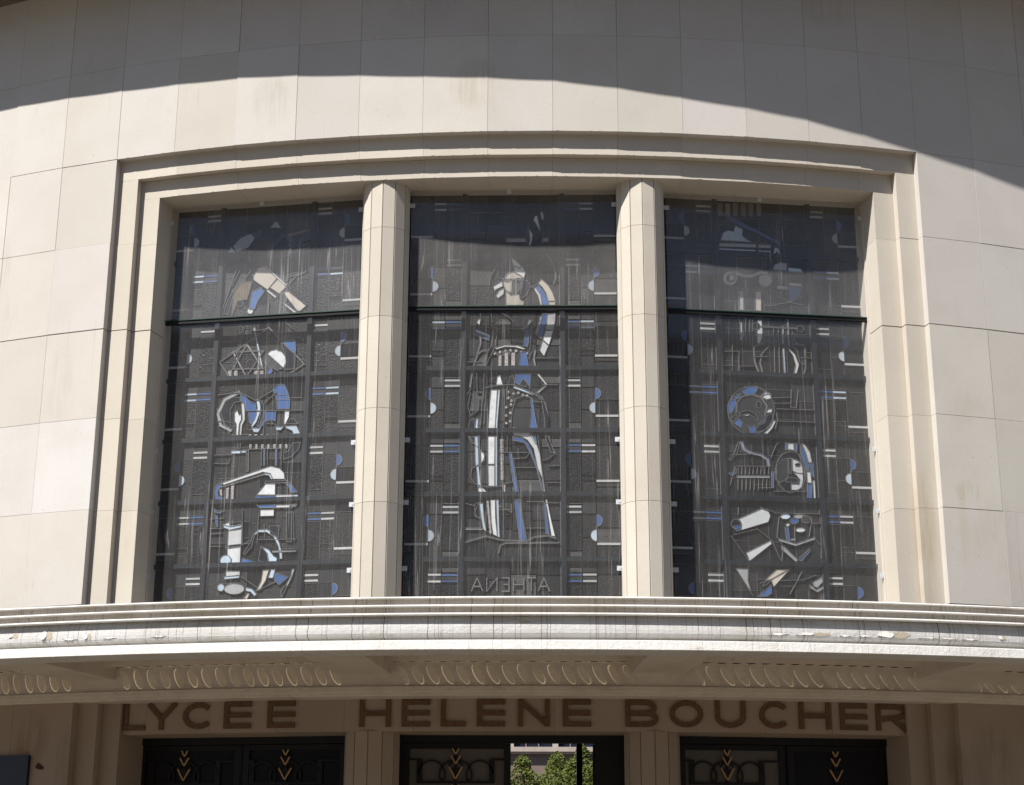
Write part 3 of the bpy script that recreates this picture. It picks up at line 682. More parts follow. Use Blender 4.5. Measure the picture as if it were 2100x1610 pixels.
  ('J', [0.999,6.837,0.991,6.731]),
  ('J', [1.325,6.816,1.379,6.787]),
  ('J', [0.692,7.178,0.621,7.021]),
  ('J', [1.138,7.514,1.049,7.452,0.964,7.295]),
  ('J', [1.366,7.403,1.184,7.361,1.109,7.285]),
 ],
 'C': [
  ('W', [1.207,7.626,1.225,7.653,1.24,7.612,1.24,7.563,1.225,7.563]),
  ('W', [1.144,7.563,1.163,7.606,1.181,7.603,1.206,7.471,1.21,7.438,1.188,7.485,1.169,7.525]),
  ('W', [1.1,7.479,1.138,7.418,1.132,7.351,1.107,7.278,1.094,7.282,1.113,7.365]),
  ('K', [1.073,7.278,1.094,7.365,1.088,7.465,1.115,7.539,1.1,7.479,1.113,7.365,1.094,7.282]),
  ('w', [0.895,7.38,1.076,7.378,1.076,7.338,0.895,7.34]),
  ('w', [1.231,7.38,1.287,7.38,1.287,7.34,1.231,7.34]),
  ('W', [0.946,7.19,1.033,7.099,1.026,7.08,0.964,7.103,0.946,7.14]),
  ('W', [0.967,7.097,1.02,7.073,1.045,7.097,1.07,7.04,1.057,6.981,1.02,7.014,0.967,7.047]),
  ('K', [0.81,6.995,0.828,7.087,0.89,7.153,0.943,7.166,0.965,7.047,0.903,7.032,0.86,6.971]),
  ('C', [0.866,6.962,0.903,7.024,0.958,7.047,1.02,7.01,1.051,6.974,0.946,6.965,0.941,6.83,0.891,6.863,0.866,6.922]),
  ('D', [0.949,6.96,1.041,6.965,1.033,6.889,0.996,6.834,0.953,6.821,0.943,6.863]),
  ('K', [0.868,6.955,0.91,6.968,0.959,6.959,1.002,6.97,1.051,6.964,1.052,6.976,1.002,6.982,0.959,6.971,0.909,6.979,0.865,6.966]),
  ('K', [0.93,6.952,0.929,6.95,0.925,6.947,0.918,6.946,0.91,6.945,0.901,6.945,0.893,6.946,0.887,6.947,0.882,6.95,0.881,6.953,0.882,6.955,0.887,6.958,0.893,6.959,0.901,6.96,0.91,6.96,0.918,6.959,0.925,6.957,0.929,6.955]),
  ('K', [1.024,6.954,1.023,6.952,1.018,6.949,1.012,6.948,1.004,6.947,0.995,6.947,0.987,6.948,0.981,6.95,0.976,6.952,0.975,6.955,0.976,6.957,0.981,6.96,0.987,6.961,0.995,6.962,1.004,6.962,1.012,6.961,1.018,6.96,1.023,6.957]),
  ('K', [0.925,6.846,0.959,6.842,0.959,6.85,0.926,6.854]),
  ('K', [1.045,6.965,1.088,6.954,1.113,6.901,1.088,6.823,1.033,6.784,1.015,6.81,1.039,6.889]),
  ('C', [0.891,6.85,0.935,6.817,1.008,6.826,1.021,6.771,1.058,6.751,1.052,6.716,0.894,6.717]),
  ('W', [0.774,6.903,0.854,6.955,0.86,6.903,0.793,6.87,0.787,6.851]),
  ('W', [0.799,6.811,0.83,6.864,0.876,6.883,0.867,6.824,0.818,6.785]),
  ('C', [1.187,6.934,1.218,6.973,1.279,6.914,1.322,6.835,1.346,6.756,1.282,6.756,1.261,6.835,1.23,6.888]),
  ('C', [1.282,6.751,1.346,6.751,1.346,6.714,1.285,6.715]),
  ('B', [1.156,6.912,1.181,6.927,1.236,6.848,1.275,6.783,1.28,6.715,1.231,6.715,1.211,6.809]),
  ('W', [1.141,6.888,1.162,6.891,1.209,6.816,1.223,6.715,1.209,6.715,1.187,6.809]),
  ('w', [1.27,7.215,1.313,7.135,1.343,7.057,1.345,6.98,1.328,6.921,1.337,6.918,1.355,6.978,1.352,7.059,1.321,7.14,1.278,7.22]),
  ('w', [1.272,6.629,1.346,6.636,1.343,6.561,1.33,6.473,1.257,6.476,1.266,6.549]),
  ('W', [1.255,6.466,1.327,6.466,1.286,6.329,1.23,6.381]),
  ('W', [1.228,6.373,1.281,6.322,1.241,6.221,1.201,6.278]),
  ('B', [1.226,6.633,1.27,6.633,1.262,6.549,1.238,6.452,1.217,6.387,1.168,6.433,1.208,6.536]),
  ('P', [1.206,6.607,1.223,6.607,1.218,6.562,1.201,6.562]),
  ('P', [1.199,6.555,1.218,6.555,1.181,6.433,1.159,6.439]),
  ('P', [0.618,6.481,0.744,6.428,0.744,6.403,0.612,6.459]),
  ('B', [0.606,6.448,0.741,6.396,0.737,6.374,0.602,6.429]),
  ('W', [0.623,6.552,0.641,6.584,0.662,6.577,0.65,6.519]),
  ('w', [0.997,6.492,1.052,6.476,1.101,6.508,1.122,6.569,1.103,6.569,1.086,6.524,1.046,6.495]),
  ('D', [0.939,6.511,0.935,6.489,0.923,6.47,0.904,6.456,0.881,6.448,0.856,6.448,0.833,6.456,0.814,6.47,0.802,6.49,0.797,6.512,0.801,6.534,0.814,6.554,0.833,6.568,0.856,6.576,0.88,6.575,0.904,6.568,0.923,6.553,0.935,6.533]),
  ('B', [1.07,6.465,1.107,6.478,1.098,6.343,1.089,6.311,1.055,6.324]),
  ('W', [0.784,6.299,0.881,6.331,1.003,6.324,1.077,6.292,1.052,6.287,0.979,6.309,0.882,6.313,0.809,6.288]),
  ('L', [0.824,6.219,0.853,6.241,0.853,6.116,0.824,6.116]),
  ('L', [0.882,6.254,0.913,6.257,0.914,6.116,0.882,6.116]),
  ('L', [0.943,6.256,0.977,6.254,0.977,6.116,0.943,6.116]),
  ('L', [0.776,6.248,0.79,6.265,0.805,6.248,0.791,6.232]),
  ('L', [0.824,6.263,0.839,6.28,0.854,6.263,0.839,6.247]),
  ('L', [0.873,6.274,0.888,6.291,0.902,6.274,0.888,6.258]),
  ('L', [0.922,6.278,0.936,6.295,0.951,6.278,0.937,6.262]),
  ('L', [0.971,6.274,0.985,6.291,1.0,6.274,0.985,6.257]),
  ('L', [1.019,6.263,1.034,6.279,1.049,6.262,1.034,6.246]),
  ('L', [1.068,6.247,1.083,6.264,1.097,6.247,1.083,6.23]),
  ('B', [1.028,6.266,1.077,6.26,1.101,6.118,1.004,6.113,1.022,6.164]),
  ('B', [0.986,6.056,1.119,6.049,1.113,5.903,1.095,5.96,1.053,6.011,1.01,5.948,0.974,5.974]),
  ('W', [0.805,5.949,0.816,6.025,0.84,6.04,0.865,5.949]),
  ('K', [0.913,5.948,0.931,6.024,0.956,6.037,0.974,5.986,0.968,5.951]),
  ('K', [1.016,5.948,1.053,6.009,1.089,5.96,1.077,5.929]),
  ('P', [0.968,5.938,1.065,5.906,1.155,5.862,1.143,5.849,1.059,5.882,0.962,5.918]),
  ('W', [1.18,6.044,1.256,5.947,1.174,5.878,1.185,5.865,1.272,5.947,1.192,6.054]),
  ('w', [1.156,6.28,1.141,6.202,1.156,6.111,1.168,6.114,1.153,6.202,1.168,6.277]),
  ('w', [0.741,6.282,0.673,6.28,0.627,6.239,0.586,6.103,0.563,5.925,0.574,5.924,0.596,6.101,0.637,6.233,0.676,6.269,0.742,6.271]),
  ('w', [0.649,6.435,0.656,6.346,0.627,6.244,0.637,6.241,0.667,6.344,0.66,6.436]),
  ('D', [0.675,6.217,0.729,6.261,0.706,6.121,0.615,6.117]),
  ('W', [0.759,5.902,0.815,5.902,0.796,5.53,0.735,5.53,0.748,5.773]),
  ('W', [0.735,5.466,0.796,5.466,0.794,5.207,0.737,5.207]),
  ('W', [0.737,5.198,0.795,5.198,0.796,5.006,0.743,5.006]),
  ('W', [0.76,4.882,0.803,4.882,0.806,4.715,0.823,4.549,0.787,4.567,0.768,4.69]),
  ('P', [0.823,5.902,0.841,5.902,0.816,5.53,0.799,5.53]),
  ('P', [0.799,5.466,0.816,5.466,0.819,5.006,0.802,5.006]),
  ('P', [0.811,4.882,0.833,4.882,0.84,4.641,0.847,4.54,0.826,4.547]),
  ('P', [0.626,5.626,0.644,5.632,0.641,5.53,0.617,5.53]),
  ('P', [0.617,5.467,0.642,5.466,0.654,5.188,0.674,5.0,0.646,4.998,0.638,5.138,0.622,5.239]),
  ('W', [0.649,4.993,0.693,4.988,0.72,4.963,0.723,4.944,0.656,4.944]),
  ('P', [0.663,4.851,0.694,4.851,0.707,4.69,0.726,4.598,0.702,4.61,0.677,4.727]),
  ('B', [0.65,5.626,0.665,5.626,0.66,5.39,0.669,5.188,0.66,5.188,0.65,5.39]),
  ('W', [0.671,5.327,0.696,5.314,0.705,5.276,0.696,5.245,0.676,5.22]),
  ('K', [0.553,5.53,0.57,5.607,0.607,5.632,0.617,5.53]),
  ('K', [0.56,5.46,0.612,5.46,0.618,5.39,0.591,5.403]),
  ('K', [0.624,4.764,0.645,4.826,0.663,4.845,0.68,4.715,0.646,4.721]),
  ('L', [0.846,5.44,0.873,5.44,0.881,5.062,0.853,5.062]),
  ('L', [0.867,5.025,0.893,5.025,0.893,4.944,0.873,4.944]),
  ('L', [0.728,4.87,0.745,4.869,0.774,4.573,0.756,4.579]),
  ('L', [0.904,5.878,0.917,5.895,0.931,5.878,0.918,5.861]),
  ('L', [0.904,5.824,0.918,5.841,0.931,5.824,0.918,5.807]),
  ('L', [0.95,5.863,0.963,5.879,0.977,5.862,0.963,5.846]),
  ('L', [0.993,5.873,1.007,5.889,1.02,5.873,1.007,5.856]),
  ('L', [0.931,5.798,0.945,5.815,0.959,5.798,0.945,5.781]),
  ('L', [0.885,5.734,0.898,5.751,0.912,5.734,0.898,5.717]),
  ('L', [0.885,5.657,0.899,5.674,0.912,5.657,0.899,5.64]),
  ('L', [0.886,5.587,0.899,5.603,0.913,5.587,0.899,5.57]),
  ('L', [0.929,5.76,0.943,5.776,0.956,5.759,0.943,5.743]),
  ('L', [0.922,5.683,0.936,5.699,0.949,5.682,0.936,5.666]),
  ('L', [0.92,5.606,0.933,5.622,0.947,5.606,0.933,5.589]),
  ('L', [1.036,5.849,1.05,5.866,1.063,5.849,1.05,5.833]),
  ('L', [1.073,5.843,1.087,5.859,1.101,5.843,1.087,5.826]),
  ('B', [1.118,5.823,1.136,5.804,1.167,5.592,1.184,5.531,1.108,5.531,1.13,5.669]),
  ('B', [1.118,5.465,1.164,5.465,1.174,5.389,1.155,5.401]),
  ('W', [0.958,5.548,1.081,5.516,1.13,5.484,1.081,5.465,0.965,5.472]),
  ('W', [1.032,5.463,1.13,5.468,1.173,5.389,1.203,5.288,1.248,4.947,1.237,4.952,1.218,5.087,1.181,5.174,1.145,5.351,1.093,5.427]),
  ('B', [0.956,5.459,1.032,5.45,1.093,5.402,1.136,5.3,1.176,5.187,1.213,5.037,1.234,4.947,1.222,4.962,1.169,5.174,1.115,5.311,1.063,5.404,0.959,5.425]),
  ('W', [1.251,4.881,1.263,4.881,1.299,4.701,1.335,4.548,1.301,4.554,1.275,4.726]),
  ('B', [1.237,4.856,1.251,4.837,1.281,4.566,1.253,4.572]),
  ('B', [0.928,5.307,0.95,5.307,0.962,5.187,1.006,4.944,0.98,4.944,0.947,5.137]),
  ('B', [0.977,4.875,1.004,4.881,1.045,4.702,1.082,4.515,1.028,4.512,1.003,4.64]),
  ('K', [0.953,5.263,0.963,5.263,1.064,4.64,1.082,4.53,1.07,4.53,1.015,4.888]),
  ('K', [1.18,5.875,1.229,5.823,1.284,5.643,1.277,5.531,1.247,5.531,1.243,5.643,1.217,5.797]),
  ('K', [1.247,5.465,1.277,5.465,1.332,5.306,1.301,5.313]),
  ('w', [0.533,4.626,0.69,4.624,0.69,4.608,0.533,4.609]),
  ('w', [0.536,4.489,0.721,4.544,0.877,4.507,1.082,4.501,1.155,4.537,1.274,4.549,1.339,4.525,1.342,4.534,1.275,4.559,1.153,4.547,1.081,4.51,0.878,4.517,0.72,4.554,0.533,4.499]),
  ('w', [0.84,4.395,0.857,4.467,0.902,4.483,1.37,4.486,1.37,4.495,0.901,4.492,0.85,4.472,0.832,4.397]),
  ('J', [0.737,6.903,0.749,6.995,0.804,7.101,0.89,7.167,0.946,7.186]),
  ('J', [1.113,6.895,1.144,6.888,1.175,6.927]),
  ('J', [0.659,6.636,0.654,6.539,0.758,6.486]),
  ('J', [0.771,6.467,0.766,6.332,0.735,6.274]),
  ('J', [1.125,6.569,1.113,6.279]),
  ('J', [0.807,6.473,0.802,6.331]),
  ('J', [0.784,6.28,0.742,6.204,0.706,6.114]),
  ('J', [1.131,6.266,1.101,6.189]),
  ('J', [0.757,6.635,0.771,6.499,0.807,6.486,0.936,6.485,1.003,6.492]),
  ('J', [0.666,6.59,0.648,6.513,0.673,6.5]),
  ('J', [0.855,6.635,0.935,6.589,0.997,6.492]),
  ('J', [0.536,6.166,0.675,6.166]),
  ('J', [1.162,6.202,1.368,6.201]),
  ('J', [0.69,5.918,0.883,5.949,0.968,5.948,1.059,5.91,1.161,5.853,1.222,5.809]),
  ('J', [0.695,6.051,0.691,5.81]),
  ('J', [0.628,6.064,0.636,5.88,0.678,5.874]),
  ('J', [0.581,5.918,0.545,5.861,0.534,5.808]),
  ('J', [0.907,5.936,0.902,5.81]),
  ('J', [1.167,5.872,1.198,5.809]),
  ('J', [1.222,5.947,1.367,5.947]),
  ('J', [0.574,5.877,0.55,5.748,0.576,5.658,0.649,5.709,0.654,5.825]),
  ('J', [0.668,5.709,0.726,5.709]),
  ('J', [0.685,5.864,0.669,5.568,0.638,5.575]),
  ('J', [0.716,5.902,0.7,5.581]),
  ('J', [0.883,5.902,0.878,5.529]),
  ('J', [0.94,5.529,0.952,5.708,0.982,5.811,1.056,5.843,1.13,5.823,1.149,5.785]),
  ('J', [0.553,5.53,0.566,5.46,0.64,5.365,0.702,5.302,0.705,5.239,0.593,5.163,0.582,5.088,0.619,5.025,0.741,4.994,0.863,5.006]),
  ('J', [1.186,5.875,1.254,5.771,1.284,5.643,1.277,5.528,1.301,5.388,1.338,5.306,1.277,5.25,1.222,5.237]),
  ('J', [0.965,5.175,1.173,5.174]),
  ('J', [0.837,5.314,1.112,5.313]),
  ('J', [1.106,5.307,1.081,5.263,0.953,5.253]),
  ('J', [0.96,5.137,0.954,5.037,0.863,5.025]),
  ('J', [0.875,4.888,0.883,4.53]),
  ('J', [0.948,4.838,0.949,4.764,0.839,4.826,0.84,4.789,0.949,4.789]),
  ('J', [1.07,4.622,1.251,4.622]),
  ('J', [1.082,4.863,1.239,4.862]),
  ('J', [0.53,4.851,0.609,4.826,0.657,4.857]),
  ('J', [1.136,5.804,1.179,5.516,1.239,4.937]),
  ('J', [0.668,5.0,0.705,4.944]),
  ('J', [0.909,5.466,0.91,5.314]),
  ('J', [0.86,5.466,0.875,4.938]),
  ('J', [1.264,5.036,1.373,5.036]),
  ('J', [1.251,4.85,1.372,4.85]),
  ('J', [1.282,5.187,1.374,5.193]),
  ('J', [1.155,5.784,1.254,5.784]),
  ('J', [0.621,4.839,0.628,4.727,0.677,4.709]),
  ('J', [0.525,7.637,0.888,7.635,0.889,7.34]),
  ('J', [0.625,7.65,0.633,7.435,0.714,7.428,0.722,7.287]),
  ('J', [1.288,7.632,1.287,7.284]),
  ('J', [1.213,7.512,1.237,7.431,1.218,7.338,1.274,7.284]),
  ('J', [1.051,7.099,1.162,7.112,1.274,7.217]),
  ('J', [1.001,7.173,1.15,7.245]),
 ],
 'R': [
  ('T', [0.546,7.786,0.589,7.785,0.584,7.658,0.542,7.663]),
  ('T', [0.621,7.79,0.664,7.79,0.659,7.663,0.617,7.667]),
  ('T', [0.696,7.794,0.739,7.794,0.734,7.667,0.692,7.671]),
  ('T', [0.772,7.799,0.815,7.798,0.81,7.671,0.767,7.676]),
  ('T', [0.847,7.803,0.89,7.803,0.885,7.675,0.842,7.68]),
  ('T', [0.923,7.808,0.966,7.807,0.96,7.68,0.918,7.684]),
  ('P', [0.563,7.413,0.585,7.489,0.637,7.519,0.688,7.508,0.71,7.57,0.78,7.534,0.771,7.472,0.815,7.434,0.865,7.41]),
  ('w', [0.549,7.386,0.903,7.392,0.902,7.358,0.541,7.348]),
  ('w', [0.922,7.389,1.045,7.393,1.044,7.359,0.921,7.356]),
  ('P', [0.541,7.333,0.894,7.335,0.894,7.317,0.54,7.315]),
  ('P', [0.92,7.332,1.043,7.332,1.042,7.314,0.919,7.316]),
  ('B', [0.541,7.717,0.693,7.644,1.112,7.437,1.117,7.403,0.921,7.501,0.692,7.596]),
  ('P', [1.06,7.296,1.08,7.365,1.115,7.363,1.138,7.29,1.125,7.289,1.101,7.332,1.077,7.287]),
  ('w', [0.708,7.04,0.703,7.016,0.69,6.994,0.672,6.978,0.649,6.969,0.625,6.968,0.603,6.975,0.585,6.989,0.574,7.009,0.57,7.033,0.575,7.057,0.588,7.078,0.607,7.094,0.63,7.104,0.654,7.105,0.676,7.098,0.694,7.084,0.705,7.063]),
  ('D', [0.689,7.039,0.686,7.024,0.678,7.011,0.666,7.001,0.652,6.995,0.637,6.994,0.623,6.999,0.611,7.007,0.604,7.02,0.602,7.034,0.605,7.049,0.613,7.062,0.625,7.072,0.64,7.078,0.655,7.079,0.669,7.075,0.68,7.066,0.687,7.053]),
  ('w', [0.687,7.043,0.685,7.033,0.679,7.025,0.672,7.019,0.662,7.015,0.653,7.015,0.644,7.017,0.636,7.023,0.632,7.031,0.63,7.04,0.632,7.049,0.638,7.057,0.645,7.064,0.655,7.067,0.664,7.068,0.673,7.065,0.681,7.059,0.685,7.052]),
  ('w', [1.04,7.037,1.035,7.015,1.023,6.995,1.005,6.98,0.984,6.971,0.962,6.97,0.941,6.977,0.925,6.99,0.914,7.009,0.911,7.03,0.916,7.052,0.928,7.072,0.946,7.087,0.967,7.096,0.99,7.097,1.01,7.091,1.027,7.077,1.037,7.059]),
  ('w', [0.622,7.102,0.687,7.112,0.775,7.081,0.852,7.085,0.931,7.125,0.995,7.121,1.038,7.07,1.033,7.043,1.006,7.082,0.929,7.094,0.851,7.054,0.749,7.055,0.673,7.081]),
  ('w', [0.724,6.915,0.759,6.916,0.751,6.725,0.717,6.726]),
  ('C', [0.877,6.916,0.93,6.918,0.922,6.726,0.87,6.728]),
  ('D', [0.764,6.917,0.871,6.918,0.863,6.73,0.756,6.725]),
  ('w', [1.047,7.137,1.069,7.192,1.128,7.218,1.192,7.212,1.189,7.138]),
  ('P', [1.201,7.172,1.326,7.165,1.341,7.133,1.199,7.132]),
  ('w', [1.079,6.986,1.194,6.978,1.193,6.955,1.09,6.953]),
  ('W', [1.202,7.019,1.327,7.016,1.323,6.991,1.201,6.992]),
  ('B', [1.201,6.98,1.326,6.982,1.293,6.897,1.199,6.813]),
  ('W', [0.885,6.637,0.923,6.638,0.927,6.497,0.901,6.405,0.873,6.404,0.875,6.541]),
  ('K', [0.905,6.575,0.903,6.562,0.896,6.551,0.886,6.542,0.874,6.537,0.862,6.537,0.851,6.54,0.841,6.548,0.836,6.559,0.834,6.571,0.837,6.584,0.843,6.595,0.853,6.604,0.865,6.609,0.877,6.609,0.889,6.606,0.898,6.598,0.904,6.587]),
  ('K', [1.322,6.568,1.319,6.557,1.313,6.547,1.304,6.539,1.294,6.535,1.283,6.534,1.272,6.537,1.264,6.544,1.259,6.554,1.258,6.565,1.26,6.577,1.266,6.587,1.275,6.594,1.286,6.599,1.297,6.599,1.307,6.596,1.315,6.589,1.32,6.579]),
  ('w', [0.905,6.567,1.261,6.563,1.262,6.573,0.906,6.577]),
  ('W', [1.154,6.384,1.227,6.316,1.26,6.214,1.23,6.116,1.204,6.114,1.228,6.212,1.207,6.302]),
  ('P', [1.11,6.369,1.126,6.37,1.129,6.118,1.115,6.117]),
  ('P', [1.117,6.585,1.13,6.585,1.122,6.415,1.111,6.415]),
  ('P', [0.719,6.605,0.736,6.606,0.729,6.423,0.712,6.422]),
  ('W', [1.167,6.652,1.167,6.391,1.179,6.392,1.178,6.654]),
  ('K', [1.212,6.537,1.232,6.433,1.319,6.385,1.311,6.216,1.27,6.24,1.253,6.343,1.205,6.406]),
  ('w', [0.925,6.411,0.832,6.378,0.838,6.22,0.883,6.08,0.891,6.083,0.847,6.222,0.84,6.374,0.927,6.402]),
  ('w', [1.23,6.422,1.325,6.384,1.317,6.178,1.288,6.1,1.296,6.098,1.326,6.177,1.334,6.387,1.234,6.431]),
  ('w', [0.979,6.386,0.905,6.303,0.888,6.21,0.909,6.107,0.918,6.11,0.897,6.211,0.913,6.3,0.985,6.38]),
  ('D', [1.009,5.767,0.992,5.687,0.95,5.616,0.89,5.563,0.817,5.533,0.741,5.53,0.671,5.554,0.614,5.603,0.579,5.671,0.568,5.749,0.584,5.829,0.625,5.9,0.686,5.954,0.759,5.985,0.836,5.988,0.907,5.963,0.963,5.914,0.999,5.845]),
  ('B', [0.706,5.936,0.758,5.984,0.846,5.99,0.852,5.952,0.811,5.907,0.742,5.902]),
  ('W', [0.879,5.889,0.932,5.943,0.969,5.931,0.986,5.881,0.941,5.869]),
  ('K', [0.864,5.978,0.926,5.949,0.88,5.896,0.824,5.913]),
  ('B', [0.596,5.85,0.642,5.892,0.699,5.914,0.678,5.868,0.628,5.848]),
  ('K', [1.275,5.192,1.263,5.126,1.236,5.067,1.196,5.022,1.148,4.998,1.099,4.996,1.054,5.018,1.018,5.059,0.996,5.116,0.99,5.182,1.002,5.248,1.029,5.308,1.069,5.352,1.117,5.377,1.167,5.379,1.212,5.358,1.248,5.316,1.27,5.258]),
  ('W', [0.889,5.885,0.923,5.913,0.974,5.922,0.982,5.883,0.939,5.857]),
  ('B', [0.573,5.801,0.607,5.867,0.646,5.875,0.643,5.804,0.609,5.731,0.57,5.717]),
  ('B', [0.66,5.908,0.697,5.884,0.671,5.863]),
  ('B', [0.617,5.628,0.664,5.682,0.7,5.638,0.686,5.589]),
  ('B', [0.757,5.608,0.814,5.614,0.818,5.552,0.862,5.535,0.773,5.54]),
  ('W', [0.921,5.737,0.949,5.777,0.987,5.779,0.979,5.746]),
  ('K', [0.819,5.578,0.853,5.618,0.911,5.64,0.933,5.712,0.966,5.736,0.991,5.714,0.982,5.649,0.941,5.602,0.889,5.568,0.844,5.553]),
  ('W', [0.881,5.533,0.954,5.6,0.995,5.673,1.014,5.661,0.979,5.595,0.926,5.535]),
  ('B', [0.867,5.651,0.92,5.711,0.898,5.646,0.84,5.624]),
  ('K', [0.671,5.688,0.691,5.735,0.756,5.757,0.819,5.727,0.849,5.683,0.841,5.656,0.811,5.694,0.755,5.724,0.703,5.709]),
  ('W', [0.71,5.709,0.755,5.724,0.773,5.712,0.741,5.698]),
  ('K', [0.593,5.666,0.646,5.713,0.652,5.694,0.612,5.641]),
  ('w', [0.651,5.726,0.661,5.822,0.712,5.881,0.8,5.903,0.886,5.875,0.933,5.802,0.91,5.712,0.918,5.71,0.942,5.804,0.892,5.883,0.801,5.912,0.708,5.888,0.652,5.825,0.642,5.726]),
  ('K', [0.884,5.814,0.882,5.802,0.877,5.792,0.871,5.784,0.863,5.78,0.855,5.779,0.848,5.783,0.842,5.79,0.838,5.8,0.838,5.812,0.839,5.823,0.844,5.834,0.85,5.841,0.858,5.846,0.866,5.846,0.873,5.842,0.879,5.835,0.883,5.825]),
  ('V', [0.674,5.455,0.694,5.461,0.717,5.395,0.779,5.365,0.867,5.349,0.935,5.301,0.944,5.235,0.919,5.234,0.909,5.294,0.853,5.33,0.753,5.348,0.691,5.381]),
  ('K', [0.561,5.287,0.613,5.34,0.655,5.454,0.671,5.451,0.639,5.341,0.573,5.275]),
  ('B', [0.55,5.16,0.594,5.168,0.631,5.207,0.626,5.163,0.587,5.136]),
  ('w', [0.631,5.14,0.934,5.148,0.933,5.128,0.63,5.119]),
  ('W', [1.151,5.315,1.208,5.298,1.238,5.267,1.247,5.185,1.202,5.181,1.15,5.2]),
  ('W', [1.154,5.188,1.244,5.174,1.244,5.121,1.221,5.042,1.182,5.024,1.129,5.022,1.131,5.079,1.204,5.079,1.215,5.12,1.188,5.157]),
  ('K', [1.175,5.265,1.207,5.276,1.232,5.26,1.212,5.244,1.18,5.246]),
  ('K', [1.01,5.278,1.058,5.356,1.136,5.391,1.211,5.362,1.257,5.249,1.266,5.134,1.244,5.248,1.196,5.304,1.139,5.321,1.055,5.305]),
  ('D', [1.002,5.24,1.055,5.292,1.113,5.301,1.105,5.129,1.033,5.088,0.99,5.112]),
  ('K', [1.12,5.314,1.145,5.315,1.136,5.174,1.116,5.178]),
  ('K', [1.085,5.128,1.137,5.14,1.193,5.126,1.198,5.094,1.084,5.093]),
  ('W', [1.12,5.459,1.171,5.46,1.172,5.393,1.136,5.4,1.113,5.397]),
  ('B', [1.095,5.467,1.114,5.467,1.111,5.397,1.095,5.396]),
  ('B', [1.184,5.464,1.206,5.464,1.199,5.381,1.18,5.386]),
  ('B', [1.241,5.453,1.274,5.39,1.299,5.276,1.303,5.206,1.28,5.211,1.259,5.3,1.237,5.363]),
  ('W', [1.249,5.463,1.279,5.448,1.321,5.379,1.335,5.286,1.304,5.285,1.282,5.377]),
  ('B', [1.312,5.28,1.345,5.281,1.348,5.15,1.328,5.156]),
  ('W', [1.282,5.199,1.315,5.197,1.323,5.092,1.282,5.097]),
  ('B', [1.284,5.084,1.325,5.083,1.315,4.944,1.277,4.945]),
  ('W', [1.334,5.118,1.352,5.118,1.353,4.941,1.334,4.941]),
  ('B', [0.955,5.187,0.977,5.188,0.967,5.036,0.952,5.042]),
  ('W', [0.618,4.736,0.846,4.843,0.908,4.82,0.925,4.777,0.903,4.72,0.65,4.638,0.658,4.694]),
  ('K', [0.656,4.694,0.652,4.679,0.643,4.665,0.63,4.655,0.615,4.649,0.598,4.648,0.583,4.653,0.571,4.663,0.563,4.676,0.561,4.691,0.564,4.707,0.573,4.72,0.586,4.731,0.601,4.736,0.618,4.737,0.633,4.732,0.646,4.723,0.653,4.709]),
  ('B', [0.574,4.67,0.652,4.688,0.643,4.638,0.606,4.629]),
  ('W', [0.686,4.436,0.915,4.553,0.926,4.523,0.714,4.359,0.703,4.405]),
  ('w', [0.587,4.292,0.699,4.301,0.694,4.185,0.721,4.089,0.634,4.22]),
  ('C', [0.856,4.199,0.959,4.292,1.084,4.299,0.928,4.136,0.908,4.188]),
  ('B', [0.782,4.048,0.904,4.152,0.907,4.081,0.862,4.05]),
  ('w', [1.259,4.163,1.313,4.122,1.377,4.154,1.382,4.13,1.324,4.099,1.263,4.133]),
  ('w', [1.285,4.188,1.369,4.237,1.379,4.191,1.326,4.14,1.296,4.149]),
  ('P', [1.108,4.777,1.105,4.768,1.097,4.761,1.085,4.755,1.07,4.752,1.054,4.752,1.039,4.754,1.027,4.759,1.02,4.766,1.017,4.774,1.021,4.782,1.029,4.789,1.041,4.795,1.056,4.798,1.072,4.799,1.086,4.797,1.098,4.792,1.106,4.785]),
  ('w', [1.226,4.783,1.223,4.775,1.215,4.769,1.203,4.764,1.189,4.761,1.174,4.76,1.16,4.762,1.149,4.767,1.142,4.773,1.14,4.78,1.143,4.787,1.151,4.794,1.162,4.799,1.176,4.802,1.191,4.803,1.205,4.801,1.216,4.796,1.224,4.79]),
  ('B', [1.183,4.739,1.18,4.73,1.173,4.721,1.162,4.715,1.149,4.711,1.135,4.71,1.122,4.713,1.111,4.719,1.105,4.727,1.103,4.736,1.105,4.746,1.113,4.754,1.124,4.761,1.137,4.765,1.151,4.765,1.164,4.762,1.175,4.756,1.181,4.748]),
  ('W', [1.059,4.7,1.085,4.72,1.103,4.702,1.077,4.682]),
  ('B', [1.058,4.679,1.087,4.68,1.094,4.552,1.065,4.551]),
  ('W', [1.24,4.658,1.237,4.651,1.229,4.644,1.217,4.639,1.202,4.636,1.187,4.636,1.173,4.638,1.161,4.642,1.154,4.649,1.152,4.656,1.155,4.663,1.163,4.67,1.174,4.675,1.189,4.678,1.204,4.678,1.219,4.676,1.23,4.672,1.238,4.666]),
  ('D', [1.305,4.758,1.302,4.747,1.293,4.737,1.28,4.729,1.264,4.724,1.247,4.724,1.232,4.727,1.219,4.734,1.212,4.744,1.209,4.755,1.213,4.766,1.222,4.776,1.235,4.784,1.251,4.788,1.267,4.789,1.283,4.785,1.295,4.778,1.303,4.769]),
  ('w', [0.991,4.574,1.146,4.531,1.325,4.596,1.324,4.574,1.145,4.51,0.996,4.552]),
  ('B', [1.17,4.381,1.269,4.483,1.278,4.465,1.241,4.427,1.194,4.372]),
  ('w', [1.013,4.507,1.038,4.501,1.163,4.381,1.138,4.366,1.018,4.473]),
  ('W', [1.101,4.572,1.148,4.579,1.147,4.561,1.1,4.557]),
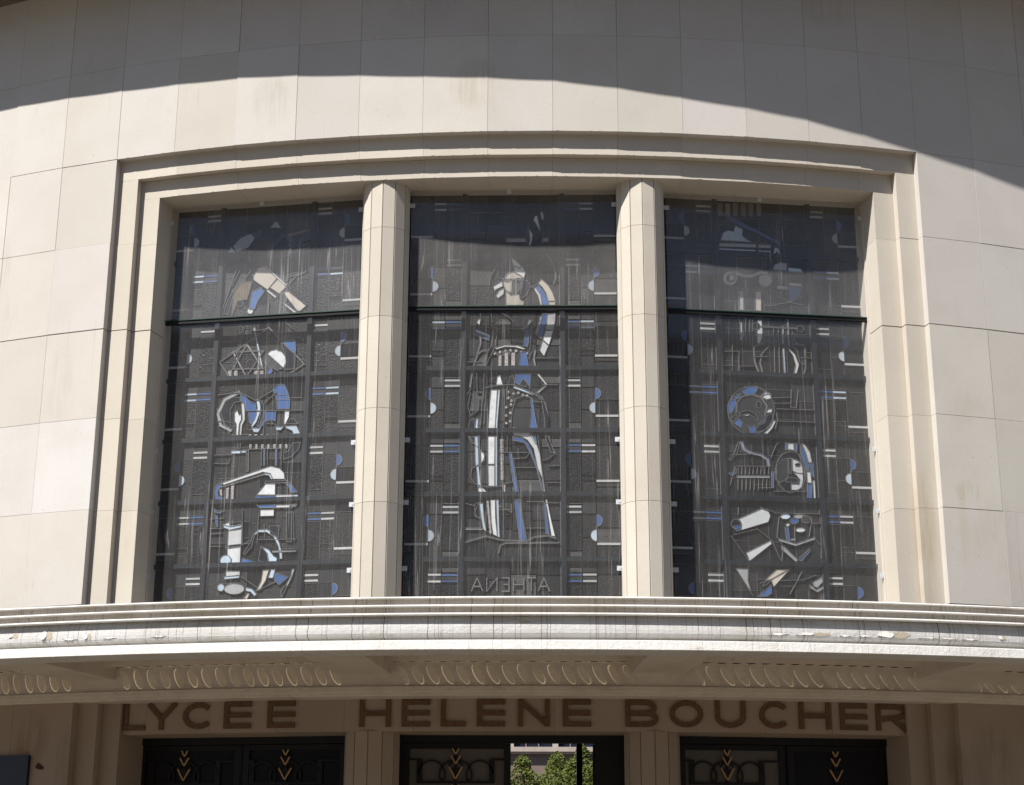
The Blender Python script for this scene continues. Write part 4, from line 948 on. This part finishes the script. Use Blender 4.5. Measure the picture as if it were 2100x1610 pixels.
  ('K', [0.856,4.189,0.906,4.203,0.873,4.159,0.829,4.14]),
  ('J', [0.556,6.312,0.695,6.318,0.688,6.124]),
  ('J', [0.552,6.176,0.64,6.18]),
  ('J', [0.832,6.272,0.959,6.278]),
  ('J', [0.699,6.428,0.763,6.431]),
  ('J', [1.034,6.555,1.034,6.398,1.027,6.113]),
  ('J', [1.079,6.557,1.078,6.4,1.072,6.115]),
  ('J', [1.205,6.406,1.333,6.412]),
  ('J', [1.269,6.279,1.378,6.284]),
  ('J', [0.69,6.176,0.841,6.182]),
  ('J', [0.638,6.484,0.625,6.122]),
  ('J', [0.771,6.647,0.761,6.386]),
  ('J', [0.834,6.637,0.824,6.389]),
  ('J', [0.809,6.636,0.801,6.387]),
  ('J', [0.718,6.934,0.961,6.933]),
  ('J', [1.033,7.123,1.343,7.126]),
  ('J', [1.057,7.071,1.185,7.064]),
  ('J', [1.087,6.886,1.2,6.826,1.319,6.891]),
  ('J', [1.057,6.792,1.2,6.826,1.327,6.799]),
  ('J', [0.955,6.781,1.044,6.785]),
  ('J', [0.536,7.567,0.639,7.573]),
  ('J', [0.541,7.717,0.556,7.406,1.059,7.407]),
  ('J', [0.647,5.221,0.642,5.151]),
  ('J', [0.682,5.222,0.677,5.152]),
  ('J', [0.717,5.223,0.712,5.153]),
  ('J', [0.753,5.224,0.748,5.155]),
  ('J', [0.788,5.226,0.783,5.156]),
  ('J', [0.824,5.227,0.818,5.157]),
  ('J', [0.859,5.228,0.854,5.158]),
  ('J', [0.895,5.229,0.889,5.159]),
  ('J', [0.93,5.231,0.925,5.161]),
  ('J', [0.642,5.107,0.636,5.006]),
  ('J', [0.68,5.108,0.674,5.007]),
  ('J', [0.718,5.109,0.712,5.008]),
  ('J', [0.756,5.111,0.749,5.01]),
  ('J', [0.794,5.112,0.787,5.011]),
  ('J', [0.832,5.113,0.825,5.012]),
  ('J', [0.87,5.114,0.863,5.013]),
  ('J', [0.908,5.116,0.901,5.015]),
  ('J', [0.622,5.226,0.938,5.235]),
  ('J', [0.565,5.047,0.622,5.226]),
  ('J', [0.828,5.031,0.967,5.036]),
  ('J', [0.966,5.004,1.27,5.014]),
  ('J', [1.026,5.78,1.386,5.782]),
  ('J', [1.021,5.663,1.38,5.665]),
  ('J', [1.176,5.969,1.162,5.799,1.213,5.794,1.241,5.972]),
  ('J', [1.005,5.884,1.16,5.897]),
  ('J', [1.002,5.831,1.157,5.84]),
  ('J', [1.024,5.741,1.034,5.677,1.004,5.585]),
  ('J', [0.954,5.314,1.011,5.444,1.037,5.458]),
  ('J', [0.575,5.326,0.778,5.346]),
  ('J', [0.554,4.586,0.713,4.357]),
  ('J', [0.573,4.592,0.8,4.655,0.933,4.548,1.001,4.377]),
  ('J', [1.006,4.773,0.979,4.586,1.031,4.501,1.013,4.365]),
  ('J', [1.222,4.805,1.307,4.745,1.274,4.595]),
  ('J', [1.147,4.69,1.139,4.529]),
  ('J', [1.164,4.394,1.275,4.489]),
  ('J', [1.324,4.584,1.383,4.511,1.377,4.4]),
  ('J', [0.633,4.849,0.63,4.774]),
  ('J', [0.834,4.855,0.982,4.804,1.412,4.811]),
  ('J', [1.306,4.72,1.407,4.723]),
  ('J', [0.587,4.304,0.703,4.1,0.738,4.047]),
  ('J', [0.805,4.164,0.906,4.203,1.085,4.305]),
  ('J', [0.992,4.193,1.205,4.205,1.319,4.25]),
  ('J', [1.074,4.073,1.196,4.284]),
  ('J', [0.642,5.778,0.69,5.689]),
  ('J', [1.006,5.202,0.996,5.113,1.068,5.014]),
 ],
}

Z0, DZ = 7.865, .587                               # glazing bar grid
LAB = {'L': 'stained glass window with telescope, six-pointed star, retort and microscope shapes',
       'C': 'stained glass window with helmeted standing figure above mirrored ATHENA lettering',
       'R': 'stained glass window with temple pediment, lyre, theatre masks and scrolls'}
ATH = {'A': [[(0, 0), (.5, 1), (1, 0)], [(.2, .36), (.8, .36)]], 'N': [[(0, 0), (0, 1), (1, 0), (1, 1)]], 'E': [[(1, 0), (0, 0), (0, 1), (1, 1)], [(0, .5), (.8, .5)]],
       'H': [[(0, 0), (0, 1)], [(1, 0), (1, 1)], [(0, .5), (1, .5)]], 'T': [[(.5, 0), (.5, 1)], [(0, 1), (1, 1)]]}
def stained(b):
    pl = Plane(*BAYS[b], off=.11); a0 = BAYS[b]
    root = empty('stained_glass_window', tuple(pl(pl.len/2, 3.66))); tag(root, LAB[b], 'stained glass', 'stained glass windows between the stone pillars')
    inv = Matrix.Translation(-root.location)
    def put(mb, name, mat):
        ob = mb.build(name, mat); ob.data.transform(inv); ob.parent = root; return ob
    W_ = pl.len
    UB = [.505, 1.410]                             # centres of the two upright bars
    cols = [(0, .213, .334, .481), (W_-0, W_-.213, W_-.341, W_-.482)]
    came = MB(); rb = random.Random(ord(b))
    def tile(u0, u1, v0, v1, mat, w1=.0):
        if u0 > u1: u0, u1 = u1, u0
        s = MB(); pl.slab(s, u0+.003, u1-.003, v0+.003, v1-.003, w1-.006, w1); put(s, 'glass_piece', mat)
        pl.ribbon(came, [(u0, v0), (u1, v0), (u1, v1), (u0, v1)], .006, -.004, .0035, True)
    def bar(u0, u1, v, th, col):
        if u0 > u1: u0, u1 = u1, u0
        s = MB(); pl.slab(s, u0+.004, u1-.004, v-th/2, v+th/2, -.005, .0045); put(s, 'glass_piece', G[col])
    def half(u, v, r, sgn, col):
        s = MB(); pl.poly(s, [(u+sgn*r*math.sin(math.pi*i/12), v+r*math.cos(math.pi*i/12)) for i in range(13)], -.005, .0055); put(s, 'glass_piece', G[col])
        pl.ribbon(came, [(u+sgn*r*math.sin(math.pi*i/12), v+r*math.cos(math.pi*i/12)) for i in range(13)], .006, -.004, .006)
    for k in range(7):
        top = Z0-k*DZ; kind = 'AB'[(k + (b != 'C')) % 2]; dim = False
        def Y(fr): return top-.02-fr*(DZ-.02)
        for ci, (u0, u1, u2, u3) in enumerate(cols):
            sg_ = 1 if ci == 0 else -1
            if kind == 'A':
                tile(u2, u3, Y(.17), Y(0), TX[2]); tile(u2, u3, Y(.34), Y(.17), TX[5]); tile(u2, u3, Y(1), Y(.34), TX[0]) if k % 4 else tile(u2, u3, Y(1), Y(.34), TX[1])
                for fr in (.205, .305): bar(u2, u3, Y(fr)+rb.uniform(-.002, .002), .015, 'b'); bar(u1, u2, Y(fr)+rb.uniform(-.002, .002), .017, 'p' if k < 4 else 'S')
                tile(u1, u2, Y(.17), Y(0), TX[5]); tile(u1, u2, Y(.34), Y(.17), TX[5]); tile(u1, u2, Y(.70), Y(.34), TX[1]); tile(u1, u2, Y(.78), Y(.70), TX[3]); tile(u1, u2, Y(1), Y(.78), TX[4])
                tile(u0, u1, Y(.20), Y(0), TX[3]); tile(u0, u1, Y(.81), Y(.20), TX[4]); tile(u0, u1, Y(.88), Y(.81), TX[5]); tile(u0, u1, Y(1), Y(.88), TX[4]); bar(u0, u1, Y(.785), .020, 'S' if k else 'w')
            else:
                tile(u2, u3, Y(.13), Y(0), TX[2]); tile(u2, u3, Y(.29), Y(.13), TX[5]); tile(u2, u3, Y(.86), Y(.29), TX[1 if k % 3 else 0]); tile(u2, u3, Y(1), Y(.86), TX[2])
                for fr in (.162, .252): bar(u2, u3, Y(fr)+rb.uniform(-.002, .002), .018, 'S')
                tile(u1, u2, Y(.28), Y(0), TX[5]); tile(u1, u2, Y(.65), Y(.28), TX[4]); tile(u1, u2, Y(1), Y(.65), TX[4])
                tile(u0, u1, Y(.50), Y(0), TX[4 if k % 2 else 5]); tile(u0, u1, Y(.78), Y(.50), TX[2 if k % 4 == 1 else 3]); tile(u0, u1, Y(1), Y(.78), TX[4]); bar(u0, u1, Y(.757), .020, 'S')
                half(u1, Y(.385), .052, -sg_, 'b'); half(u1, Y(.622), .052, sg_, 'p')
                pl.ribbon(came, [(u1, Y(.47)), (u1, Y(.54))], .006, -.004, .006)
        # background of the wide middle panel
        rnd = random.Random(k*7+ord(b)); u = .530
        cuts = [.530]+sorted(.530+.855*x for x in (rnd.uniform(.2, .3), rnd.uniform(.42, .55), rnd.uniform(.68, .8)))+[1.385]
        for x0, x1 in zip(cuts[:-1], cuts[1:]):
            yy = [0]+sorted((rnd.uniform(.18, .4), rnd.uniform(.5, .85)))+[1]
            for y0, y1 in zip(yy[:-1], yy[1:]): tile(x0, x1, Y(y1), Y(y0), rnd.choice([TX[0], TX[1], TX[4], TX[5], TX[5], TX[2], TX[3], TX[4]]))
    for i, (col, q) in enumerate(GLASS[b]):
        pts = [(q[j], q[j+1]) for j in range(0, len(q), 2)]
        pts = [(min(max(u, .03), W_-.03), min(max(v, 3.68), 7.84)) for u, v in pts]
        if col == 'J': pl.ribbon(came, pts, .0042, .0, .0165); continue
        s = MB(); pl.poly(s, pts, -.004, .0062+.00007*i); put(s, 'glass_piece', G[col])
        if col not in 'L': pl.ribbon(came, pts, .0044, .0, .0095+.00007*i, True)
    if b == 'C':                                   # the name, written to be read from inside
        cells = [('A', .60, .70), ('N', .735, .825), ('E', .87, .93), ('H', .97, 1.06), ('T', 1.085, 1.165), ('A', 1.185, 1.285)]
        for ch, x0, x1 in cells:
            s = MB(); n_ = 0
            for st in ATH[ch]:
                n_ += 1; pl.ribbon(s, [(x1-(x1-x0)*x, 4.06+.118*y) for x, y in st], .010, -.004, .0165+.0008*n_)
            put(s, 'mirrored_letter', M['lead'])
    put(came, 'lead_came', M['lead'])
    for k in range(8):
        z = Z0-k*DZ; s = MB(); pl.slab(s, -.02, W_+.02, z-.020, z+.020, -.02, .030); put(s, 'glazing_bar', M['steel'])
    for u in UB:
        s = MB(); pl.slab(s, u-.022, u+.022, 3.66, 7.83, -.019, .036); put(s, 'glazing_bar', M['steel'])
    s = MB(); pl.slab(s, -.05, W_+.05, 3.6, 7.9, -.10, -.06); put(s, 'backing_sheet', M['dark'])  # near-black sheet added in place of the unlit room
for b in 'LCR': stained(b)

# ------------------------------------------------------------------ protective outer glazing
GL = {'L': 'dusty outer glass panes with green rail over the telescope and microscope window',
      'C': 'dusty outer glass panes with green rail over the standing figure window',
      'R': 'dusty outer glass panes with green rail over the theatre masks window'}
for b in 'LCR':
    pl = Plane(*BAYS[b]); W_ = pl.len
    root = empty('protective_glazing', tuple(pl(W_/2, 3.66))); tag(root, GL[b], 'glazing', 'outer protective glazing of the three windows')
    inv = Matrix.Translation(-root.location)
    def put(mb, name, mat):
        ob = mb.build(name, mat); ob.data.transform(inv); ob.parent = root; return ob
    s = MB(); pl.slab(s, .012, W_-.012, 3.66, 6.632, -.004, .004); put(s, 'lower_pane', M['pane'])
    s = MB(); pl.slab(s, .012, W_-.012, 6.672, 7.80, .008, .016); put(s, 'upper_pane', M['pane_up'])
    s = MB(); pl.slab(s, -.03, W_+.03, 6.638, 6.661, -.03, .014); pl.slab(s, -.03, W_+.03, 6.628, 6.639, -.02, .020); r_ = put(s, 'transom_rail', M['iron'])
    s = MB(); pl.slab(s, .0, W_-.0, 6.6612, 6.668, -.01, .022); put(s, 'rail_edge', M['green'])
    for u in (-.012, W_+.012):
        s = MB(); pl.slab(s, u-.014, u+.014, 6.585, 6.715, -.02, .030); put(s, 'rail_bracket', M['rust'])
    for z in (7.66, 5.40, 4.83, 4.24):
        for u in (.012, W_-.012):
            s = MB(); pl.slab(s, u-.032, u+.032, z-.021, z+.021, .018, .026); sgn = -1 if u < 1 else 1
            pl.slab(s, u+sgn*.024, u+sgn*.034, z-.019, z+.019, -.02, .0175)
            pl.slab(s, u-.006, u+.006, z-.006, z+.006, .0255, .030); put(s, 'pane_clip', M['zinc'])
    s = MB(); pl.slab(s, W_*.48-.022, W_*.48+.022, 7.775, 7.816, .018, .027); put(s, 'pane_clip', M['zinc'])

# ------------------------------------------------------------------ inscription
def arcpts(cx, cy, rx, ry, a0, a1, n): return [(cx+rx*math.cos(RAD(a0+(a1-a0)*i/n)), cy+ry*math.sin(RAD(a0+(a1-a0)*i/n))) for i in range(n+1)]
def glyph(ch, w_, s):
    h = s/2; e_ = h
    if ch == 'L': return [[(h, 1), (h, h), (w_, h)]]
    if ch == 'E': return [[(w_, 1-h), (h, 1-h), (h, h), (w_, h)], [(h, .5), (w_-.01, .5)]]
    if ch == 'H': return [[(h, 0), (h, 1)], [(w_-h, 0), (w_-h, 1)], [(h, .5), (w_-h, .5)]]
    if ch == 'N': return [[(h, 0), (h, 1)], [(w_-h, 0), (w_-h, 1)], [(h*1.2, 1-h*.7), (w_-h*1.2, h*.7)]]
    if ch == 'Y': return [[(h*.9, 1), (w_/2, .42), (w_/2, 0)], [(w_/2, .42), (w_-h*.9, 1)]]
    if ch == 'O': return [arcpts(w_/2, .5, w_/2-h, .5-h, 0, 360, 32)]
    if ch == 'C': return [arcpts(w_*.54, .5, w_*.54-h, .5-h, 42, 318, 26)]
    if ch == 'U': return [[(h, 1), (h, .42)]+arcpts(w_/2, .42, w_/2-h, .42-h, 180, 360, 14)[1:]+[(w_-h, 1)]]
    if ch == 'B': return [[(h, .5), (w_*.66, .5)]+arcpts(w_*.66, .25+h/2, w_*.34-h, .25-h/2, 90, -90, 10)[1:]+[(h, h)], [(h, h*.2), (h, 1-h*.2)], [(h, 1-h), (w_*.6, 1-h)]+arcpts(w_*.6, .75-h/2, w_*.34-h*.8, .25-h/2, 90, -90, 10)[1:]+[(h, .5)]]
    if ch == 'R': return [[(h, 0), (h, 1-h*.2)], [(h, 1-h), (w_*.6, 1-h)]+arcpts(w_*.6, .70, w_*.38-h, .30-h, 90, -90, 10)[1:]+[(h, .40)], [(w_*.55, .42), (w_-h*.8, 0)]]
LETTERS = [('L', -0.25671, -0.24151), ('Y', -0.24093, -0.21947), ('C', -0.21545, -0.19589), ('E', -0.1877, -0.16963), ('E', -0.15894, -0.14091), ('H', -0.09966, -0.07985), ('E', -0.07311, -0.0554), ('L', -0.04871, -0.03324), ('E', -0.02628, -0.00876), ('N', -0.00092, 0.01888), ('E', 0.02681, 0.0443), ('B', 0.06546, 0.08609), ('O', 0.093, 0.1141), ('U', 0.12157, 0.14104), ('C', 0.14966, 0.16855), ('H', 0.17518, 0.19587), ('E', 0.20198, 0.22013), ('R', 0.22592, 0.24776)]

ins = empty('inscription', P(0, -.19, 2.86)); tag(ins, 'bronze capital letters LYCEE HELENE BOUCHER on the frieze over the doors', 'lettering')
for ch, p0, p1 in LETTERS:
    A = P(p0, -.2, 0); B = P(p1, -.2, 0); pm = (p0+p1)/2
    F = P(pm, -.2, 0); tdir = (math.cos(pm), math.sin(pm)); wd = (p1-p0)*(R-.2)
    pl = Plane((F[0]-tdir[0]*wd/2, F[1]-tdir[1]*wd/2), (F[0]+tdir[0]*wd/2, F[1]+tdir[1]*wd/2)); H = .222; s = MB()
    for k, st in enumerate(glyph(ch, wd/H, .19)):
        closed = ch == 'O'; q = st[:-1] if closed else st
        pl.ribbon(s, [(x*H, 2.862+y*H) for x, y in q], .19*H, -.01, .016+.0012*k, closed)
    ob = s.build('letter', M['bronze']); ob.data.transform(Matrix.Translation(-ins.location)); ob.parent = ins

# ------------------------------------------------------------------ doors
DB = {'L': ((-3.40, 1.06), (-1.44, .72)), 'C': ((-1.05, .66), (.91, .66)), 'R': ((1.30, .70), (3.27, 1.03))}
DL = {'L': 'beneath the word LYCEE', 'C': 'beneath the word HELENE', 'R': 'beneath the word BOUCHER'}
def chevrons(pl, uc, put):
    for k, (z, hw, hh) in enumerate(((2.695, .026, .042), (2.625, .040, .062), (2.515, .056, .092), (2.395, .030, .045), (2.32, .045, .065))):
        s = MB(); pl.ribbon(s, [(uc-hw, z+hh/2), (uc-.004, z-hh/2), (uc+.004, z-hh/2), (uc+hw, z+hh/2)], .011, .030, .044); put(s, 'chevron', M['gold'])
        s = MB(); pl.poly(s, [(uc-hw*.62, z+hh*.42), (uc, z-hh*.30), (uc+hw*.62, z+hh*.42)], .022, .029); put(s, 'chevron_plate', M['iron'])
    s = MB(); pl.slab(s, uc-.008, uc+.008, .3, 2.76, .010, .0215); put(s, 'spine_bar', M['iron'])
def loops(pl, u0, u1, uc, put):
    z0, z1 = 2.44, 2.625
    s = MB(); pl.ribbon(s, [(u0, z1), (uc-.30, z1)], .014, .012, .026); pl.ribbon(s, [(uc+.30, z1), (u1, z1)], .014, .012, .026)
    pl.slab(s, uc-.33, uc-.285, z0-.008, z1+.007, .011, .025); pl.slab(s, uc+.285, uc+.33, z0-.008, z1+.007, .011, .025); pl.slab(s, uc-.33, uc+.33, z0-.014, z0+.004, .0125, .0275); put(s, 'grille_bar', M['iron'])
    for sg_ in (-1, 1):
        s = MB(); pts = []
        for i in range(61):                        # scroll with a hanging loop
            th = math.pi*(-.62+2.95*i/60); x = .0288*th+.062*math.sin(th); pts.append((uc-sg_*(.205-x), .5*(z0+z1)+.084*math.cos(th)))
        pl.ribbon(s, pts, .013, .013, .025); put(s, 'grille_loop', M['iron'])
ORD = {('L', 0): 'left-hand', ('L', 1): 'right-hand'}
for b in 'LCR':
    pl = Plane(*DB[b]); W_ = pl.len
    fr = empty('door_frame', tuple(pl(W_/2, 0))); tag(fr, 'black iron door frame '+DL[b], 'door frame', 'door frames under the frieze')
    inv = Matrix.Translation(-fr.location)
    def put(mb, name, mat, root=fr, inv=inv):
        ob = mb.build(name, mat); ob.data.transform(Matrix.Translation(-root.location)); ob.parent = root; return ob
    s = MB(); pl.slab(s, 0, W_, 2.765, 2.83, -.06, .05); put(s, 'head_bar', M['iron'])
    for u in (0.02, W_-.02): s = MB(); pl.slab(s, u-.03, u+.03, 0, 2.768, -.058, .048); put(s, 'side_post', M['iron'])
    for leaf in (0, 1):
        if b == 'C' and leaf == 1: continue
        u0, u1 = (.05, W_/2-.012) if leaf == 0 else (W_/2+.012, W_-.05)
        lab = {('L', 0): 'dark iron door leaf with gilt chevrons under the letters L and Y', ('L', 1): 'dark iron door leaf with gilt chevrons and faint loops under the letters EE',
               ('C', 0): 'closed iron door leaf with loops over pale obscured glass', ('R', 0): 'iron door leaf with loops and gilt chevrons under the letters O and U',
               ('R', 1): 'darkest iron door leaf with gilt chevrons under the letters H, E and R'}[(b, leaf)]
        root = empty('entrance_door', tuple(pl((u0+u1)/2, 0))); tag(root, lab, 'door', 'iron entrance doors')
        pt = lambda mb, name, mat, root=root: put(mb, name, mat, root)
        for ua, ub in ((u0, u0+.055), (u1-.055, u1)): s = MB(); pl.slab(s, ua, ub, .01, 2.76, -.02, .03); pt(s, 'stile', M['iron'])
        for za, zb in ((.01, .30), (2.715, 2.76)): s = MB(); pl.slab(s, u0+.055, u1-.055, za, zb, -.018, .028); pt(s, 'rail', M['iron'])
        s = MB(); pl.slab(s, u0+.054, u1-.054, .3, 2.716, -.004, .004); pt(s, 'glass_pane', M['doorglass'] if (b, leaf) in (('C', 0), ('R', 0)) else M['doorglass_dark'])
        uc = {('L', 0): .47, ('L', 1): 1.395, ('C', 0): .50, ('R', 0): .47, ('R', 1): 1.435}[(b, leaf)]
        chevrons(pl, uc, pt)
        if (b, leaf) != ('R', 1): loops(pl, u0+.05, u1-.05, uc, pt)
# the open leaf of the middle pair, swung into the hall
pl = Plane(*DB['C']); hx = pl(pl.len-.27, 0)
od = empty('entrance_door', (hx.x, hx.y+.5, 0)); tag(od, 'open black iron door leaf swung inwards beside the daylit opening', 'door', 'iron entrance doors')
pl2 = Plane((hx.x, hx.y+.06), (hx.x+.02, hx.y+1.0))
def pt(mb, name, mat):
    ob = mb.build(name, mat); ob.data.transform(Matrix.Translation(-od.location)); ob.parent = od; return ob
for ua, ub in ((0, .06), (.87, .93)): s = MB(); pl2.slab(s, ua, ub, .01, 2.76, -.02, .03); pt(s, 'stile', M['iron'])
for za, zb in ((.01, .30), (2.715, 2.76)): s = MB(); pl2.slab(s, .06, .87, za, zb, -.018, .028); pt(s, 'rail', M['iron'])
s = MB(); pl2.slab(s, .058, .872, .3, 2.716, -.004, .004); pt(s, 'glass_pane', M['doorglass_dark'])
s = MB(); pl.slab(s, pl.len-.272, pl.len-.05, 0, 2.766, -.03, .01); ob = s.build('side_panel', M['iron'])
fc = [o for o in bpy.data.objects if o.name.startswith('door_frame')][1]; ob.data.transform(Matrix.Translation(-fc.location)); ob.parent = fc

# plaque and old fixing marks on the porch wall
ph_ = RAD(-19.2); F = P(ph_, .01, 0); td = (math.cos(ph_), math.sin(ph_))
pl = Plane((F[0]-td[0]*.30, F[1]-td[1]*.30), (F[0]+td[0]*.30, F[1]+td[1]*.30))
pq = MB(); pl.slab(pq, 0, .6, 1.75, 2.655, -.02, .022); ob = pq.build('wall_plaque', M['plaque']); tag(ob, 'dark blue rectangular plaque fixed to the porch wall', 'plaque')
pk = MB(); F = P(RAD(-17.55), .0, 0); td = (math.cos(RAD(-17.3)), math.sin(RAD(-17.3))); pl = Plane((F[0], F[1]), (F[0]+td[0], F[1]+td[1]))
pl.poly(pk, [(-.04, 2.555), (-.012, 2.592), (.045, 2.552), (.038, 2.535), (-.012, 2.537)], -.02, .006); pk.build('rust_scar', plain('rust_scar', (.085, .042, .030), .9, 0, .1, .4, 60), school)

# ------------------------------------------------------------------ courtyard beyond the open door
cb = empty('courtyard_building', (0, 52, 0)); tag(cb, 'pinkish building across the courtyard seen through the open door', 'building')
wallm = plain('rendered_wall', (.17, .13, .11), .9, 0, .1, .15, 3); ledgem = plain('ledge_stone', (.36, .30, .265), .85, 0, .1, .15, 4); gm = plain('far_window_glass', (.012, .016, .028), .15, 0, .5, .2, 4)
s = MB(); s.box((-14, 0, 0), (14, .5, 6.62)); s.box((-14, 0, 8.6), (14, .5, 12)); ob = s.build('wall', wallm, cb)
s = MB(); s.box((-14, -.28, 6.62), (14, .5, 6.80)); s.build('ledge', ledgem, cb)
s = MB(); s.box((-14, -.18, 6.54), (14, .5, 6.617)); s.build('ledge', ledgem, cb)
for k in range(-5, 6):
    x = .42+k*1.75; s = MB(); s.box((x-.11, -.02, 6.802), (x+.11, .5, 8.6)); s.build('mullion', ledgem, cb)
    s = MB(); s.box((x+.115, .25, 6.803), (x+1.635, .3, 8.598)); wnd = s.build('window', gm, cb)
    for q in (.45, .95): s = MB(); s.box((x+.115+q, .19, 6.804), (x+.165+q, .248, 8.597)); s.build('window_frame', wallm, wnd)
def tree(x, y, h, rad, seed, label):
    rn = random.Random(seed); root = empty('courtyard_tree', (x, y, 0)); tag(root, label, 'tree', 'courtyard trees seen through the open door')
    s = MB(); s.tube([(0, 0, 0), (.03, .02, h*.3), (-.02, 0, h*.6), (0, .01, h*.92)], .07); 
    for i in range(9):
        a = rn.uniform(0, 6.28); z = h*rn.uniform(.3, .8); s.tube([(0, 0, z), (math.cos(a)*rad*.5*(1-z/h)*1.4, math.sin(a)*rad*.5*(1-z/h)*1.4, z+.2)], .018, 5)
    s.build('trunk', plain('bark', (.09, .06, .04), .9, 0, .1, .3, 20), root)
    v = []; f = []
    tops = [(0, 0, h)]+[(rn.uniform(-.75, .75)*rad, rn.uniform(-.75, .75)*rad, h*rn.uniform(.78, .97)) for _ in range(22)]
    for i in range(60000):
        tx, ty, th = rn.choice(tops); fz = rn.random()**1.5; z = th-fz*(th-h*.22)
        rr = (rad*.34)*(min(1, fz*2.2)**.65)*(1 if rn.random() < .75 else rn.random())*(1+.22*math.sin(9*fz*6.28+tx*20)); a = rn.uniform(0, 6.283)
        c_ = Vector((tx+math.cos(a)*rr, ty+math.sin(a)*rr, z+rn.uniform(-.04, .04)))
        d = Vector((rn.gauss(0, 1), rn.gauss(0, 1), rn.gauss(0, .8))).normalized(); e_ = d.orthogonal().normalized(); sz = rn.uniform(.03, .055)
        k = len(v); v += [c_-d*sz, c_+e_*sz*.6, c_+d*sz, c_-e_*sz*.6]; f.append((k, k+1, k+2, k+3))
    t_ = NT('leaf'); lc = t_.mix(t_.noise(t_.pos(), 5., 3), (.045, .075, .012), (.155, .165, .030)); bb = t_.bsdf(lc, .6, None, .3)
    tl = t_.n('BsdfTranslucent'); t_.l(lc, tl.inputs[0]); mm = t_.n('MixShader'); mm.inputs[0].default_value = .3; t_.l(bb.outputs[0], mm.inputs[1]); t_.l(tl.outputs[0], mm.inputs[2])
    me = bpy.data.meshes.new('crown'); me.from_pydata(v, [], f); link('crown', me, t_.done(mm.outputs[0]), root)
tree(1.1, 31.5, 5.2, 2.3, 3, 'taller bushy green courtyard tree beside the door mullion')
tree(-.5, 30.4, 4.85, 2.4, 5, 'lower bushy green courtyard tree behind the open doorway')
tree(3.6, 32.4, 4.95, 1.9, 9, 'green courtyard tree half hidden by the open door leaf')

# ------------------------------------------------------------------ across the street : out-of-view blocks added to cut low sky, mirrored in the panes
def block_of_flats(x0, x1, h, label, tint):
    root = empty('apartment_block', ((x0+x1)/2, -47, 0)); tag(root, label, 'building', 'apartment blocks across the street')
    wm = plain('apartment_stone', tint, .9, 0, .1, .2, 2); hw = (x1-x0)/2
    s = MB(); s.box((-hw, -10, 0), (hw, 0, h)); s.build('wall', wm, root)
    s = MB(); s.box((-hw, -10, h), (hw, .6, h+.4)); s.build('cornice', wm, root)
    s = MB(); s.prism([(-hw, -10, h+.4), (hw, -10, h+.4), (hw, 0, h+.4), (-hw, 0, h+.4)], [(-hw, -8, h+3.4), (hw, -8, h+3.4), (hw, -1.6, h+3.4), (-hw, -1.6, h+3.4)]); s.build('roof', plain('zinc_roof', (.16, .17, .18), .6, 0, .3, .2, 2), root)
    me = None
    for fl in range(int(h/3.1)):
        for k in range(int(2*hw/2.6)):
            if me is None:
                q = MB(); q.box((-.55, -.02, 0), (.55, .04, 1.9)); me = mesh(q.v, q.f, 'window'); me.materials.append(gm)
            ob = link('window', me, None, root); ob.location = (-hw+1.3+k*2.6, 0, .8+fl*3.1)
block_of_flats(-48, -17, 22.5, 'tall grey apartment block across the street, left of the widest one', (.20, .185, .165))
block_of_flats(-16.8, 18, 24.0, 'widest apartment block straight across the street from the school', (.23, .21, .185))
block_of_flats(18.2, 50, 21.0, 'lower apartment block across the street, right of the widest one', (.19, .175, .16))
